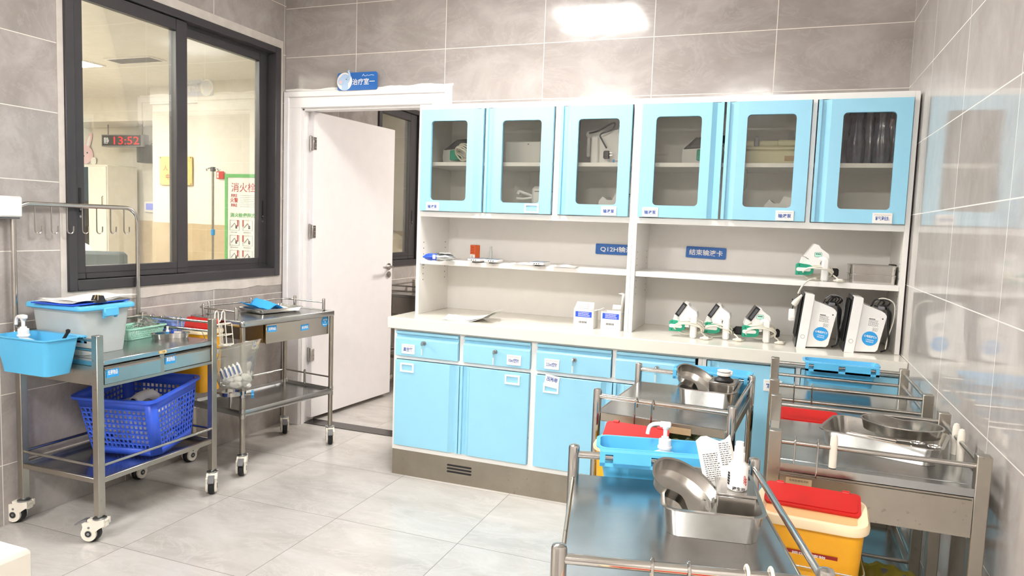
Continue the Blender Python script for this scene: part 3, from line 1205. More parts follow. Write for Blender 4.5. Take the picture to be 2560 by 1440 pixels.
# the trolley by the window, with its drip rail
c1 = square_cart('treatment_trolley', 'square-post trolley with hook rail under the window, blue laundry basket on its shelf', -2.735, 2.3675, PI / 2, .615, .44,
                 [('x0', .825), ('x0', .785), ('x1', .828), ('x1', .785), ('y1', .828)], yaw=(math.radians(-70), math.radians(38), math.radians(5), math.radians(-72)), labels=True)
m = MB()
yr = .232
pts = [(-.318, yr, .80), (-.318, yr, 1.29)] + [(x, yr, z) for x, z in arc(-.248, 1.29, .07, 180, 90, 7)][1:] + \
      [(x, yr, z) for x, z in arc(.222, 1.29, .07, 90, 0, 7)] + [(.292, yr, .80)]
m.tube(pts, .0105, 'steel_tray', n=14)
for s, xx in ((-1, -.318), (1, .292)):
    m.rbox(xx - .016, yr - .016, .80, xx + .016, yr + .014, .835, .003, 'steel_worn')
rail = m.build('hook_rail', c1)
for k in range(7):
    xx = -.225 + .0735 * k
    hk = MB()
    hk.tube([(xx, yr, 1.352), (xx, yr, 1.25)] + [(p, yr, q) for p, q in arc(xx + .015, 1.25, .015, 180, 360, 8)] + [(xx + .03, yr, 1.268)], .0028, 'steel_tray', n=7)
    hk.build('hook', rail)
m = MB()
m.prism(rrect(.04, .013, .005, 4, .0, .735), 'gold', 'y', -.2365, -.2345)
m.text('优质', .007, (.004, -.237, .735), 'ink', bold=.0)
m.build('maker_badge', c1)

# side-wall trolleys, right
cC = square_cart('treatment_trolley', 'front square-post trolley along the right wall, deep tray on its top', .2465, 2.112, -PI / 2, .428, .452,
                 [('x1', .822), ('x0', .822), ('y1', .822)], two=False, top=.772, boxz=.654, knobs=((.214, -.09, 0), (.0, .226, 0), (-.06, .226, 0)), ztop=.85)
m = MB()
m.box(.214 + .0165, -.226 + .018, .657, .214 + .0185, .226 - .018, .744, 'steel_worn')
pan = m.build('side_panel', cC)
m = MB()
m.box(.2330, -.195, .70, .2336, -.135, .738, 'tan_plate')
m.text('抢救车使用须知', .006, (.2338, -.165, .732), 'ink', R=EAST, bold=0)
m.build('notice_plate', pan)
cD = square_cart('treatment_trolley', 'rear square-post trolley with doubled rails along the right wall', .2385, 2.75, -PI / 2, .455, .452,
                 [('x1', .842), ('x1', .795), ('x0', .842), ('x0', .795), ('y1', .842), ('y1', .795)], two=False, top=.745, boxz=.65, ztop=.86)
c3 = square_cart('treatment_trolley', 'trolley in the next room, seen past the door edge', -2.70, 5.25, 0, .45, .42,
                 [('y0', .83), ('y0', .788), ('x0', .83), ('y1', .83)], two=False, top=.76, boxz=.6, ztop=.852)
m = MB(); m.box(-.2, -.212, .603, .2, -.21, .737, 'steel'); m.build('front_panel', c3)
m = MB(); m.lathe([(.012, 0), (.02, .004), (.02, .012), (.012, .02)], 'caster_white', n=12); m.build('knob', c3, (-.225, -.226, .66), rot=(PI / 2, 0, 0))


def round_cart(label, cx, cy, rz, W=.395, D=.52, hooks=()):
    """push trolley with round posts; local -y faces the camera"""
    t = thing('treatment_trolley', label, 'trolley', (cx, cy, 0), rz, 'round-post trolleys')
    P = [(-W / 2, -D / 2), (W / 2, -D / 2), (W / 2, D / 2), (-W / 2, D / 2)]
    for i, (x, y) in enumerate(P):
        m = MB()
        m.lathe([(.0127, LEGZ + .002), (.0127, .844), (.011, .849), (.006, .851), (0, .8515)], 'chrome', (x, y, 0), n=20)
        m.build('post', t)
        caster(t, x, y, random.uniform(0, 6))
    m = MB()
    m.rbox(-W / 2 + .004, -D / 2 - .006, .7775, W / 2 - .004, D / 2 + .006, .78, .001, 'steel_top')
    for s in (-1, 1):
        m.rbox(-W / 2 + .0135, s * D / 2 - .004 + s * .002, .752, W / 2 - .0135, s * D / 2 + .004 + s * .002, .779, .002, 'steel_worn')
        m.rbox(s * W / 2 - .004, -D / 2 + .0135, .748, s * W / 2 + .003, D / 2 - .0135, .779, .002, 'steel_worn')
    m.build('tabletop', t)
    m = MB()
    m.rbox(-W / 2, -D / 2, .30, W / 2, D / 2, .303, .001, 'steel_top')
    for s in (-1, 1):
        m.rbox(-W / 2 + .0135, s * D / 2 - .004, .275, W / 2 - .0135, s * D / 2 + .004, .304, .002, 'steel_worn')
        m.rbox(s * W / 2 - .004, -D / 2 + .0135, .275, s * W / 2 + .004, D / 2 - .0135, .304, .002, 'steel_worn')
    m.build('shelf', t)
    for s in (-1, 1):
        bar(t, [(-W / 2, s * D / 2, .828), (W / 2, s * D / 2, .828)], .0085, 'chrome')
    bar(t, [(W / 2, -D / 2, .828), (W / 2, D / 2, .828)], .0065, 'chrome')
    return t


cA = round_cart('nearest round-post trolley, its bare steel top filling the lower picture', -.156, 1.33, math.radians(13))
cB = round_cart('round-post trolley standing second in line before the blue drawers', -.279, 2.361, math.radians(-4), .4, .5)
m = MB(); m.box(.02, -.259, .748, .09, -.2585, .768, 'tan_plate'); m.build('worn_sticker', cB)

# the round-leg trolley beside the door
c2 = thing('treatment_trolley', 'round-leg trolley with gallery rail beside the open door', 'trolley', (-2.70, 3.2825, 0), math.radians(81.9))
L, W = .684, .41
st = 'steel'
leg = [(-L / 2 + .016, -W / 2 + .016), (L / 2 - .016, -W / 2 + .016), (L / 2 - .016, W / 2 - .016), (-L / 2 + .016, W / 2 - .016)]
for (x, y), yw in zip(leg, (42, 46, 50, 8)):
    m = MB()
    m.lathe([(.0135, LEGZ + .002), (.0135, .77)], 'steel_worn', (x, y, 0), n=18)
    for z in (.303, .333):
        m.lathe([(.0135, z - .012), (.0158, z - .011), (.0158, z + .011), (.0135, z + .012)], 'steel', (x, y, 0), n=18)
    m.build('leg', c2)
    caster(c2, x, y, math.radians(yw))
m = MB()
m.loft([at(rrect(L, W, .02), .772), at(rrect(L + .004, W + .004, .022), .776), at(rrect(L + .004, W + .004, .022), .798), at(rrect(L, W, .02), .801), at(rrect(L - .03, W - .03, .012), .801), at(rrect(L - .036, W - .036, .012), .797)], 'steel_top')
m.build('tabletop', c2)
m = MB()
m.loft([at(rrect(L - .01, W - .01, .018), .302), at(rrect(L - .006, W - .006, .02), .306), at(rrect(L - .006, W - .006, .02), .332), at(rrect(L - .01, W - .01, .018), .335), at(rrect(L - .02, W - .02, .012), .335), at(rrect(L - .03, W - .03, .012), .318)], 'steel_top')
m.build('shelf', c2)
gp = [(-L / 2 + .02, -W / 2 + .07), (-L / 2 + .02, W / 2 - .09), (-L / 2 + .11, W / 2 - .02), (-L / 2 + .4, W / 2 - .02), (L / 2 - .09, W / 2 - .02), (L / 2 - .02, W / 2 - .1), (L / 2 - .02, -W / 2 + .075)]
for x, y in gp[:4] + gp[5:]:
    m = MB()
    m.lathe([(.009, .8012), (.009, .862), (.007, .868), (0, .871)], 'steel_tray', (x, y, 0), n=14)
    m.build('gallery_post', c2)
bar(c2, [(gp[0][0], gp[0][1], .845)] + [(x, y, .845) for x, y in arc(-L / 2 + .09, W / 2 - .09, .07, 180, 90)] + [(x, y, .845) for x, y in arc(L / 2 - .09, W / 2 - .09, .07, 90, 0)] + [(gp[6][0], gp[6][1], .845)], .0048, name='gallery_rail')
bar(c2, [(leg[0][0], leg[0][1] + .02, .40), (leg[3][0], leg[3][1], .40), (leg[2][0], leg[2][1], .40), (leg[1][0], leg[1][1], .40)], .0048)
for x, y in ((0, leg[2][1]), (leg[1][0], 0.02), (leg[0][0], -.1)):
    m = MB(); m.lathe([(.008, .3352), (.008, .415), (.0, .422)], 'steel_tray', (x, y, 0), n=12); m.build('rail_post', c2)
m = MB()
y0 = -W / 2 + .03
m.box(-.165, y0 + .014, .665, L / 2 - .028, W / 2 - .05, .7715, 'steel_worn')
m.build('drawer_housing', c2)
for s, (xa, xb, out) in enumerate(((-.168, .083, .012), (.085, L / 2 - .027, .004))):
    d_ = MB()
    d_.rbox(xa, y0 - out, .662, xb, y0 - out + .012, .768, .002, 'steel')
    o = d_.build('drawer', c2)
    if s == 0:
        blue_label('无菌物品', .064, .034).build('label_sticker', o, (xa + .038, y0 - out - .0005, .742), rot=(0, math.radians(2), 0))
    else:
        blue_label('清洁物品', .06, .034).build('label_sticker', o, (xa + .034, y0 - out - .0005, .722), rot=(0, math.radians(-3), 0))
        q = MB()
        q.prism(ellipse(.027, .03, 24), 'label_blue', 'y', -.001, 0)
        q.text('治疗车', .011, (0, -.0014, .012), 'paper')
        q.text('8', .010, (0, -.0014, -.002), 'paper')
        q.lines(-.018, -.02, .018, -.012, 1, -.0014, 'paper')
        q.build('round_sticker', o, (xb - .033, y0 - out - .0005, .738))
m = MB()
rx, ry = -L / 2 - .02, -W / 2 - .005
ring = [[(rx + (.055 + dr) * math.cos(2 * PI * k / 28), ry + .06 + (.055 + dr) * math.sin(2 * PI * k / 28), z) for k in range(28)] for dr, z in ((0, .42), (.0, .438), (.003, .438), (.003, .42))]
m.loft(ring, 'steel_tray', closed=True)
m.tube([(rx + .055, ry + .03, .428), (leg[0][0], leg[0][1], .418)], .005, 'steel_tray')
m.lathe([(.0142, .402), (.018, .404), (.018, .436), (.0142, .438)], 'steel_tray', (leg[0][0], leg[0][1], 0), n=16)
m.tube([(leg[0][0], leg[0][1] - .015, .42), (leg[0][0] + .025, leg[0][1] - .035, .42)], .004, 'steel_tray')
o = m.build('bottle_ring', c2)
m = MB()
m.prism([(.02 * (1 + .1 * math.cos(8 * a)) * math.cos(a), .02 * (1 + .1 * math.cos(8 * a)) * math.sin(a)) for a in [2 * PI * k / 48 for k in range(48)]], 'label_blue', 'x', -.006, .006)
m.build('clamp_knob', o, (leg[0][0] + .03, leg[0][1] - .04, .42), rz=math.radians(-40))

# ------------------------------------------------------------------ things on and round the left trolleys
def hook_bin(label, loc, rz, Lb=.235, Wb=.125, hb=.1, group='blue hook-on bins', name='hook_on_bin', slots=3):
    """open blue bin; its hooked edge (local +y... side at y=0) hangs on a rail, body at -y"""
    t = thing(name, label, 'bin', loc, rz, group)
    m = MB()
    top = rrect(Lb, Wb, .022, 5, 0, -Wb / 2)
    bot = rrect(Lb * .86, Wb * .72, .02, 5, 0, -Wb / 2)
    r = [at(bot, -hb), at(top, 0), at(offs(top, .007), 0), at(offs(top, .007), .004), at(offs(top, -.002), .004), at(offs(bot, -.002), -hb + .002)]
    m.loft(r, 'bin_blue')
    m.build('body', t)
    f = MB()
    # flange folded over the rail, with a lug cut through it
    xs = [-Lb / 2 + .014, -Lb / 2 + .032, -.012, .012, Lb / 2 - .032, Lb / 2 - .014]
    f.box(-Lb / 2 + .002, .0005, -.0025, Lb / 2 - .002, .03, .003, 'bin_blue')
    for a_, b_ in ((-Lb / 2 + .002, xs[0]), (xs[1], xs[2]), (xs[3], xs[4]), (xs[5], Lb / 2 - .002)):
        f.box(a_, .027, -.03, b_, .03, -.0025, 'bin_blue')
    f.box(-Lb / 2 + .002, .027, -.03, Lb / 2 - .002, .03, -.022, 'bin_blue')
    f.build('hook_flange', t)
    return t


def pump_bottle(label, loc, rz, s=1.0, group=None):
    t = thing('pump_bottle', label, 'bottle', loc, rz, group)
    m = MB()
    m.lathe([(.0, 0), (.034, 0), (.037, .004), (.037, .085), (.03, .098), (.014, .106), (.014, .112)], 'white_plastic', n=28)
    m.build('body', t)
    m = MB()
    m.lathe([(.0135, .1122), (.019, .113), (.019, .118), (.0165, .119), (.0165, .137), (.01, .139), (.01, .144), (.0055, .145), (.0055, .163), (.008, .166), (.009, .172)], 'white_plastic', n=20)
    m.rbox(-.016, -.009, .17, .014, .009, .184, .003, 'white_plastic')
    m.tube(spline([(-.01, 0, .178), (-.03, 0, .176), (-.042, 0, .168), (-.046, 0, .155), (-.047, 0, .147)], 5), .0052, 'white_plastic', n=10)
    m.build('pump', t)
    t.scale = (s, s, s)
    return t


# hung on the near end of the window trolley: rail at y=2.06
hook_bin('sky blue bin hung on the near end of the window trolley, pump bottle inside', (-2.735, 2.046, .8355), 0, .29, .15, .142)
pump_bottle('white pump bottle standing in the bin on the window trolley', (-2.80, 1.965, .697), math.radians(-10), 1.2)
m = MB()
m.tube(spline([(-2.645, 1.975, .6975), (-2.625, 1.985, .80), (-2.598, 2.0, .862)], 6), .006, 'rubber_black')
m.lathe([(.006, 0), (.008, .003), (.008, .012), (0, .016)], 'rubber_black', (-2.598, 2.0, .858), n=12)
tag(m.build('marker_pen'), 'black pen sticking out of the bin on the window trolley', 'pen')

# frosted storage box
t = thing('storage_box', 'frosted clear storage box with sky blue lid on the window trolley', 'storage box', (-2.775, 2.20, .7455), 0)
top, bot = rrect(.30, .235, .03), rrect(.27, .205, .03)
m = MB()
m.loft([at(bot, 0), at(scl(bot, 1.02), .02), at(top, .175), at(offs(top, .006), .178), at(offs(top, .006), .186), at(offs(top, -.003), .186), at(offs(bot, -.003), .004)], 'clear_plastic')
m.build('body', t)
m = MB()
lt = rrect(.335, .268, .034)
m.loft([at(lt, .1865), at(offs(lt, .004), .19), at(offs(lt, .004), .2), at(lt, .206), at(offs(lt, -.012), .207), at(offs(lt, -.02), .203)], 'bin_blue')
m.build('lid', t)
m = MB()
m.rbox(.16, -.035, .158, .178, .035, .196, .004, 'bin_blue')
m.rbox(.158, -.034, .15, .168, -.022, .16, .002, 'bin_blue')
m.rbox(.158, .022, .15, .168, .034, .16, .002, 'bin_blue')
m.build('latch', t)
rr = random.Random(9)
for k in range(7):       # odds and ends dimly seen inside
    m = MB()
    sx, sy, sz = rr.uniform(.03, .06), rr.uniform(.03, .05), rr.uniform(.02, .05)
    m.rbox(-sx / 2, -sy / 2, 0, sx / 2, sy / 2, sz, .004, rr.choice(['red_print', 'print_blue', 'white_plastic', 'grey_plastic', 'paper']))
    o = m.build('supply_packet', None, (-2.775 - .095 + .031 * k, 2.20 + (.045 if k % 2 else -.055), .752), rr.uniform(-.3, .3))
    tag(o, 'small supply packet dimly seen inside the frosted storage box', 'packet', 'packets in the storage box')

# papers and clip on the lid
t = thing('clipboard', 'blue clipboard with curling white papers on the storage box lid', 'clipboard', (-2.765, 2.20, .9535), math.radians(4))
m = MB(); m.rbox(-.11, -.15, 0, .11, .14, .005, .001, 'bag_blue'); m.rbox(-.108, -.05, .0052, .112, .148, .009, .001, 'steel_tray'); m.build('board', t)
for k, (a, dx, dy) in enumerate(((0, 0, 0), (.06, .004, .01), (-.05, -.004, .02))):
    rows = []
    for i in range(9):
        u = i / 8
        z = .0094 + .0022 * k + .03 * max(0, u - .55) ** 1.5 + .004 * math.sin(u * 9 + k)
        rows.append([(-.1 + .2 * v_ + dx, -.14 + .31 * u + dy, z + .002 * math.sin(v_ * 7 + k) + .01 * max(0, v_ - .7) * u) for v_ in [j / 6 for j in range(7)]])
    m = MB(); m.sheet(rows, 'paper'); m.build('paper_sheet', t, rz=a, solid=.0006)
m = MB()
m.prism([(-.02, .004), (.02, .004), (.006, .034), (-.006, .034)], 'ink', 'x', .1, .145)
o = m.build('binder_clip', t, (-.02, -.02, 0), rz=0)
for yy in (-.016, .016):
    q = MB(); q.tube([(.112, yy, .006), (.118, yy * .5, .036), (.13, yy * .5, .04), (.138, yy, .006)], .0012, 'gold', n=6); q.build('wire_arm', o)


def mesh_basket(label, loc, rz, w_, d_, h_, m, nx, ny, nz, group=None, cat='basket', name='plastic_basket', divider=False, frac=.24, taper=.86, rim=.006, floorm=True, taper_y=None, tilt=0):
    t = thing(name, label, cat, loc, rz, group, rot=(tilt, 0, rz))
    a, b = w_ / 2, d_ / 2
    ta, tb = a * taper, b * (taper_y or taper)
    cr = min(w_, d_) * .09
    mb = MB()
    solid0, solid1 = h_ * .12, h_ * .84

    def P(side, u, z):
        f = z / h_
        A, B = ta + (a - ta) * f, tb + (b - tb) * f
        c = cr
        return {0: (-A + c + (2 * A - 2 * c) * u, -B, z), 1: (A, -B + c + (2 * B - 2 * c) * u, z),
                2: (A - c - (2 * A - 2 * c) * u, B, z), 3: (-A, B - c - (2 * B - 2 * c) * u, z)}[side]
    for sd in range(4):
        n_ = nx if sd % 2 == 0 else ny
        mb.lattice(P(sd, 0, solid0), P(sd, 1, solid0), P(sd, 1, solid1), P(sd, 0, solid1), n_, nz, frac, m)
        mb.quad(P(sd, 0, 0), P(sd, 1, 0), P(sd, 1, solid0), P(sd, 0, solid0), m)
        mb.quad(P(sd, 0, solid1), P(sd, 1, solid1), P(sd, 1, h_), P(sd, 0, h_), m)
        mb.sheet([[P(sd, 1, z) for z in (0, h_)], [P((sd + 1) % 4, 0, z) for z in (0, h_)]], m)
    if floorm:
        mb.lattice((-ta + cr, -tb, .001), (ta - cr, -tb, .001), (ta - cr, tb, .001), (-ta + cr, tb, .001), nx, ny, frac, m)
    if divider:
        mb.lattice((0, -tb, .002), (0, tb, .002), (0, b * .95, h_ * .9), (0, -b * .95, h_ * .9), ny, nz, frac, m)
    mb.build('wall', t, solid=.0018)
    r = MB()
    o_ = rrect(w_, d_, cr)
    r.loft([at(offs(o_, -.001), h_), at(offs(o_, rim), h_ - rim * .4), at(offs(o_, rim), h_ + rim * .5), at(offs(o_, -.001), h_ + rim * .6)], m, closed=True)
    r.build('rim', t)
    return t


mesh_basket('mint green sorting basket with mesh walls beside the frosted box', (-2.862, 2.552, .7458), math.radians(94), .24, .145, .052, 'mint', 20, 12, 4, divider=True)
m = MB()
m.rbox(-.05, -.035, 0, .05, .035, .03, .004, 'paper'); m.box(-.01, -.0355, .008, .01, -.0352, .022, 'ink')
tag(m.build('gauze_packet', None, (-2.86, 2.492, .75), .25), 'white packet lying in the mint green basket', 'packet')
m = MB()
rows = [[(-.05 + .1 * j / 6, -.04 + .08 * i / 6, .035 + .014 * math.sin(i * 1.3 + j * .8) + .03 * (i / 6)) for j in range(7)] for i in range(7)]
m.sheet(rows, 'bag_film'); m.sheet([[(p[0], p[1], p[2] - .02) for p in r] for r in rows], 'bag_film')
for k in range(4):
    m.box(-.045 + .024 * k, -.03, .032, -.04 + .024 * k, .045, .034, 'paper')
o = m.build('clear_pouch', None, (-2.862, 2.612, .762), .5, smooth=60)
tag(o, 'clear ribbed pouch sticking out of the mint basket towards the back rail', 'pouch')
pw = mesh_basket('periwinkle blue mesh basket hooked outside the end rail of the window trolley', (-2.85, 2.738, .757), math.radians(0), .14, .09, .055, 'periwinkle', 16, 10, 4)
for xx in (-.04, .03):
    m = MB(); m.tube([(xx, -.05, .045), (xx, -.052, .075)] + [(xx, p, q) for p, q in arc(-.063, .073, .011, 0, 180, 7)] + [(xx, -.074, .058)], .0018, 'chrome', n=6); m.build('wire_hook', pw)
a = MB(); a.basin(kidney(.085, .05), 0, .022, 'steel_tray', taper=.93, lip=.003)
tag(a.build('kidney_dish', None, (-2.712, 2.615, .7455), math.radians(56)), 'kidney-shaped steel dish on the window trolley beside the mesh baskets', 'dish', 'kidney dishes')
t = thing('glass_vial', 'small clear vial with blue label standing in the window trolley dish', 'vial', (-2.728, 2.612, .7478))
m = MB(); m.lathe([(0, 0), (.008, 0), (.008, .032), (.005, .036), (.005, .046), (.006, .047), (.006, .052), (0, .053)], 'white_plastic', n=16); m.build('body', t)
m = MB(); m.lathe([(.0083, .006), (.0083, .027)], 'label_blue', n=16); m.build('label', t)
m = MB(); m.lathe([(0, 0), (.006, 0), (.006, .03), (0, .031)], 'bag_blue', (-2.712, 2.628, .7478), n=12)
tag(m.build('ampoule'), 'tiny blue ampoule next to the clear vial in the dish', 'ampoule')

# laundry basket on the lower shelf
t = mesh_basket('royal blue perforated laundry basket on the trolley shelf under the window', (-2.738, 2.474, .272), math.radians(13), .385, .378, .268, 'basket_blue', 14, 12, 8, name='laundry_basket', frac=.2, taper=.9, taper_y=.77, rim=.012, tilt=math.radians(6))
m = MB()
for s in (-1, 1):
    m = MB(); m.rbox(s * .187 - .007, -.05, .225, s * .174 + .007, .05, .248, .004, 'basket_blue'); m.build('handle', t)
rr = random.Random(5)
for k in range(6):
    m = MB()
    m.lathe([(0, 0), (.024, .002), (.026, .07), (.02, .09), (.011, .096), (.011, .112), (0, .113)], 'white_plastic', n=16)
    o = m.build('empty_bottle', None, (-2.845 + (.115 if k % 2 else .0), 2.425 + .056 * (k // 2), .302), rot=(0, PI / 2, .2))
    tag(o, 'empty white bottle lying at the bottom of the blue laundry basket', 'bottle', 'bottles in the laundry basket')
t = thing('forehead_thermometer', 'white hand-held device lying on top inside the laundry basket', 'thermometer', (-2.72, 2.47, .483), math.radians(100))
m = MB(); m.tube(spline([(-.07, 0, .0), (-.03, 0, .012), (.03, 0, .012), (.075, 0, -.012)], 6), .022, 'white_plastic', n=14); m.build('body', t)
m = MB(); m.cyl((-.0725, 0, .0), (-.082, 0, -.004), .015, 'cord_black', n=14); m.build('lens', t)
m = MB(); m.rbox(-.135, -.105, 0, .135, .105, .12, .012, 'paper')
tag(m.build('cardboard_box', None, (-2.738, 2.474, .334), math.radians(13)), 'white carton under the thermometer in the laundry basket', 'carton')


def sharps_box(label, loc, rz, Ws=.222, Ds=.155, hs=.29, lid_open=0.0, group='yellow sharps boxes', plate=True, tilt=0):
    t = thing('sharps_container', label, 'sharps container', loc, rz, group, rot=(tilt, 0, rz))
    top, bot = rrect(Ws - .02, Ds - .02, .03), rrect(Ws * .78, Ds * .78, .025)
    m = MB(); m.loft([at(bot, -hs), at(scl(bot, 1.02), -hs + .01), at(top, 0)], 'yellow'); m.build('body', t)
    m = MB()
    o_ = rrect(Ws, Ds, .045)
    m.loft([at(offs(o_, -.008), 0.0005), at(o_, .002), at(offs(o_, .001), .012), at(offs(o_, -.004), .021), at(offs(o_, -.016), .021), at(offs(o_, -.024), .012)], 'cream_plastic')
    m.loft([at(offs(o_, -.025), z) for z in (.0123, .0132)], 'peach_plastic')
    m.build('rim', t)
    m = MB()
    m.loft([at(rrect(Ws * .86, Ds * .46, .012, 4, 0, Ds * .23), z) for z in (0, .006)], 'red')
    m.loft([at(rrect(Ws * .80, Ds * .38, .01, 4, 0, Ds * .23), z) for z in (.0061, .008)], 'red')
    for s in (-.3, .3):
        m.cyl((s * Ws - .008, Ds * .46, .004), (s * Ws + .008, Ds * .46, .004), .006, 'red', n=12)
    m.build('lid', t, (0, -.01, .0142), rot=(lid_open, 0, 0))
    if plate:
        m = MB()
        y = -Ds * .43
        m.quad((-.06, y - .003, -.055), (.06, y - .003, -.055), (.06, y + .001, -.07), (-.06, y + .001, -.07), 'red_print')
        m.quad((-.05, y + .001, -.071), (.055, y + .001, -.071), (.055, y + .014, -.15), (-.05, y + .014, -.15), 'label_yellow')
        for k in range(6):
            z = -.082 - .011 * k
            y2 = y + .0003 + (-.071 - z) * .165 - .0002
            m.box(.008 if k < 4 else -.045, y2, z - .0015, .05, y2 + .0004, z + .0015, 'ink')
        for (xa, za), (xb, zb) in zip([(-.045, -.09), (-.022, -.075), (.001, -.09), (-.022, -.106)], [(-.022, -.075), (.001, -.09), (-.022, -.106), (-.045, -.09)]):
            m.tube([(xa, y + .0003 + (-.071 - za) * .165, za), (xb, y + .0003 + (-.071 - zb) * .165, zb)], .0008, 'ink', n=5)
        m.text('损伤性废物', .007, (0, y - .0022, -.0625), 'paper', w=.07)
        m.build('hazard_label', t)
    return t


def wire_holder(label, loc, rz, Wh, Dh, hooks_x, hook_y, hook_z, group='wire holders'):
    """wire ring round a sharps box with two hooks going up to the rail at (hook_y, hook_z)"""
    t = thing('wire_holder', label, 'wire holder', loc, rz, group)
    m = MB()
    m.tube(at(rrect(Wh, Dh, .02, 4), 0), .0022, 'chrome', closed=True, n=7)
    m.build('ring', t)
    for x in hooks_x:
        h = MB()
        h.tube([(x, Dh / 2, 0), (x, hook_y - .012, .02), (x, hook_y - .012, hook_z)] + [(x, p, q) for p, q in arc(hook_y, hook_z, .012, 180, 0, 7)] + [(x, hook_y + .012, hook_z - .02)], .0024, 'chrome', n=7)
        h.build('hook', t)
    return t


# sharps box hanging at the far end of the window trolley (rail at y=2.675)
sharps_box('yellow sharps box with red lid behind the far end of the window trolley', (-2.80, 2.87, .735), 0, .25, .17, .30, lid_open=math.radians(38), plate=False)
wire_holder('wire ring hooking the sharps box to the far end of the window trolley', (-2.80, 2.87, .60), PI, .252, .175, (-.085, -.06), .195, .231)

# bottle cage and waste bag at the same end
t = thing('wire_bottle_cage', 'white wire bottle cage hanging from the window trolley near its corner post', 'wire cage', (-2.545, 2.80, .70), math.radians(20))
for z in (0.0, .05, .105):
    m = MB(); m.tube([(math.cos(a) * .035, math.sin(a) * .035, z) for a in [PI / 8 + PI / 4 * k for k in range(8)]], .0026, 'caster_white', closed=True, n=6); m.build('hoop', t, rot=(0, math.radians(-8), 0))
for a in (30, 150, 270):
    m = MB(); c_, s_ = math.cos(math.radians(a)) * .035, math.sin(math.radians(a)) * .035
    m.tube([(-c_, -s_, 0), (c_, s_, 0), (c_ - .01, s_, .105)], .0024, 'caster_white', n=6); m.build('wire', t)
for s in (-.016, .016):
    m = MB(); m.tube([(s, -.03, .0), (s - .01, -.03, .13)] + [(s - .01, p, q) for p, q in arc(-.05, .155, .02, -20, 200, 8)] + [(s - .01, -.07, .145), (s - .01, -.092, .128)], .0028, 'caster_white', n=6); m.build('hook', t)

t = thing('waste_bag', 'clear plastic bag of used ampoules hanging off the window trolley corner', 'plastic bag', (-2.475, 2.785, .49), math.radians(12))
m = MB()
rings = []
for z, a_, b_, jx in ((0, .03, .02, 0), (.012, .075, .045, -.005), (.06, .098, .055, -.004), (.12, .102, .05, 0), (.17, .1, .045, .01), (.2, .108, .05, .015), (.225, .115, .055, .02)):
    rings.append([((a_ + .006 * math.sin(5 * q + z * 40)) * math.cos(q) + jx, (b_ + .006 * math.sin(7 * q + z * 60)) * math.sin(q), z + (.03 * math.cos(q) if z > .19 else 0)) for q in [2 * PI * k / 36 for k in range(36)]])
m.loft(rings, 'bag_film', cap1=False)
m.build('film', t, smooth=60)
m = MB(); m.tube([(.113 * math.cos(q) + .02, .054 * math.sin(q), .224 + .03 * math.cos(q)) for q in [2 * PI * k / 30 for k in range(30)]], .002, 'chrome', closed=True, n=6)
m.tube([(-.09, 0, .195), (-.12, -.04, .22), (-.14, -.07, .3)], .002, 'chrome', n=6)
m.build('wire_frame', t)
rr = random.Random(2)
for k in range(5):
    m = MB()
    m.lathe([(0, 0), (.0085, 0), (.0085, .05), (.004, .056), (.004, .062), (0, .063)], 'white_plastic', n=14)
    m.box(-.0045, -.0094, .006, .0045, -.0078, .048, 'print_blue')
    o = m.build('used_ampoule', None, (-2.51 + .021 * k, 2.752 + .005 * k, .535 + .009 * k), rot=(math.radians(-10), math.radians(-32), math.radians(5)))
    tag(o, 'white ampoule with blue stripe pressed against the clear waste bag', 'ampoule', 'ampoules in the waste bag')
m = MB()
for k in range(14):
    x, y, z = rr.uniform(-.06, .06), rr.uniform(-.02, .02), rr.uniform(.015, .075)
    m.rbox(x - .02, y - .012, z - .012, x + .02, y + .012, z + .012, .007, 'paper')
o = m.build('used_gauze', None, (-2.475, 2.79, .492), smooth=60); tag(o, 'crumpled white gauze filling the clear waste bag', 'gauze'); o['kind'] = 'stuff'

# tray and blue wrap on the trolley by the door
ct, st_ = math.cos(math.radians(81.9)), math.sin(math.radians(81.9))


def on2(x, y):
    return (-2.70 + x * ct - y * st_, 3.2825 + x * st_ + y * ct)


px, py = on2(.085, .055)
a = MB(); a.basin(rrect(.30, .21, .02), 0, .02, 'steel_tray', taper=.92, lip=.006)
tag(a.build('instrument_tray', None, (px, py, .8015), math.radians(78)), 'shallow steel tray holding blue wrap on the trolley beside the door', 'tray', 'steel trays')
m = MB()
rows = []
for i in range(15):
    u = i / 14
    r = []
    for j in range(11):
        v_ = j / 10
        z = .010 + .062 * math.exp(-((u - .55) / .2) ** 2) * (.45 + .55 * v_) + .16 * max(0, .3 - u) * (.4 + .6 * v_) + .004 * math.sin(u * 11 + v_ * 5)
        r.append((-.13 + .2 * u - .02 * v_, -.07 + .15 * v_, z))
    rows.append(r)
m.sheet(rows, 'cloth_blue')
tag(m.build('sterile_wrap', None, (px, py, .803), math.radians(78), solid=.0015, smooth=60), 'bright blue sterile wrap folded up in the tray by the door', 'cloth')
m = MB()
rows = [[(-.04 + .14 * i / 8, -.07 + .13 * j / 6, .0075 + .003 * math.sin(i * 1.1 + j)) for j in range(7)] for i in range(9)]
m.sheet(rows, 'paper')
tag(m.build('gauze_pad', None, (px + .0, py + .03, .8022), math.radians(78), solid=.001, smooth=60), 'white pad beside the blue wrap in the door-side tray', 'gauze')

# white wall box at the left edge
t = thing('wall_dispenser', 'white wall box cut by the left picture edge', 'dispenser', (XL + .001, 1.985, 1.345))
m = MB(); m.rbox(0, -.12, -.043, .06, .085, .043, .006, 'white_plastic'); m.build('body', t)
m = MB(); m.rbox(.004, -.115, -.05, .05, .08, -.0435, .002, 'grey_plastic'); m.build('slot', t)
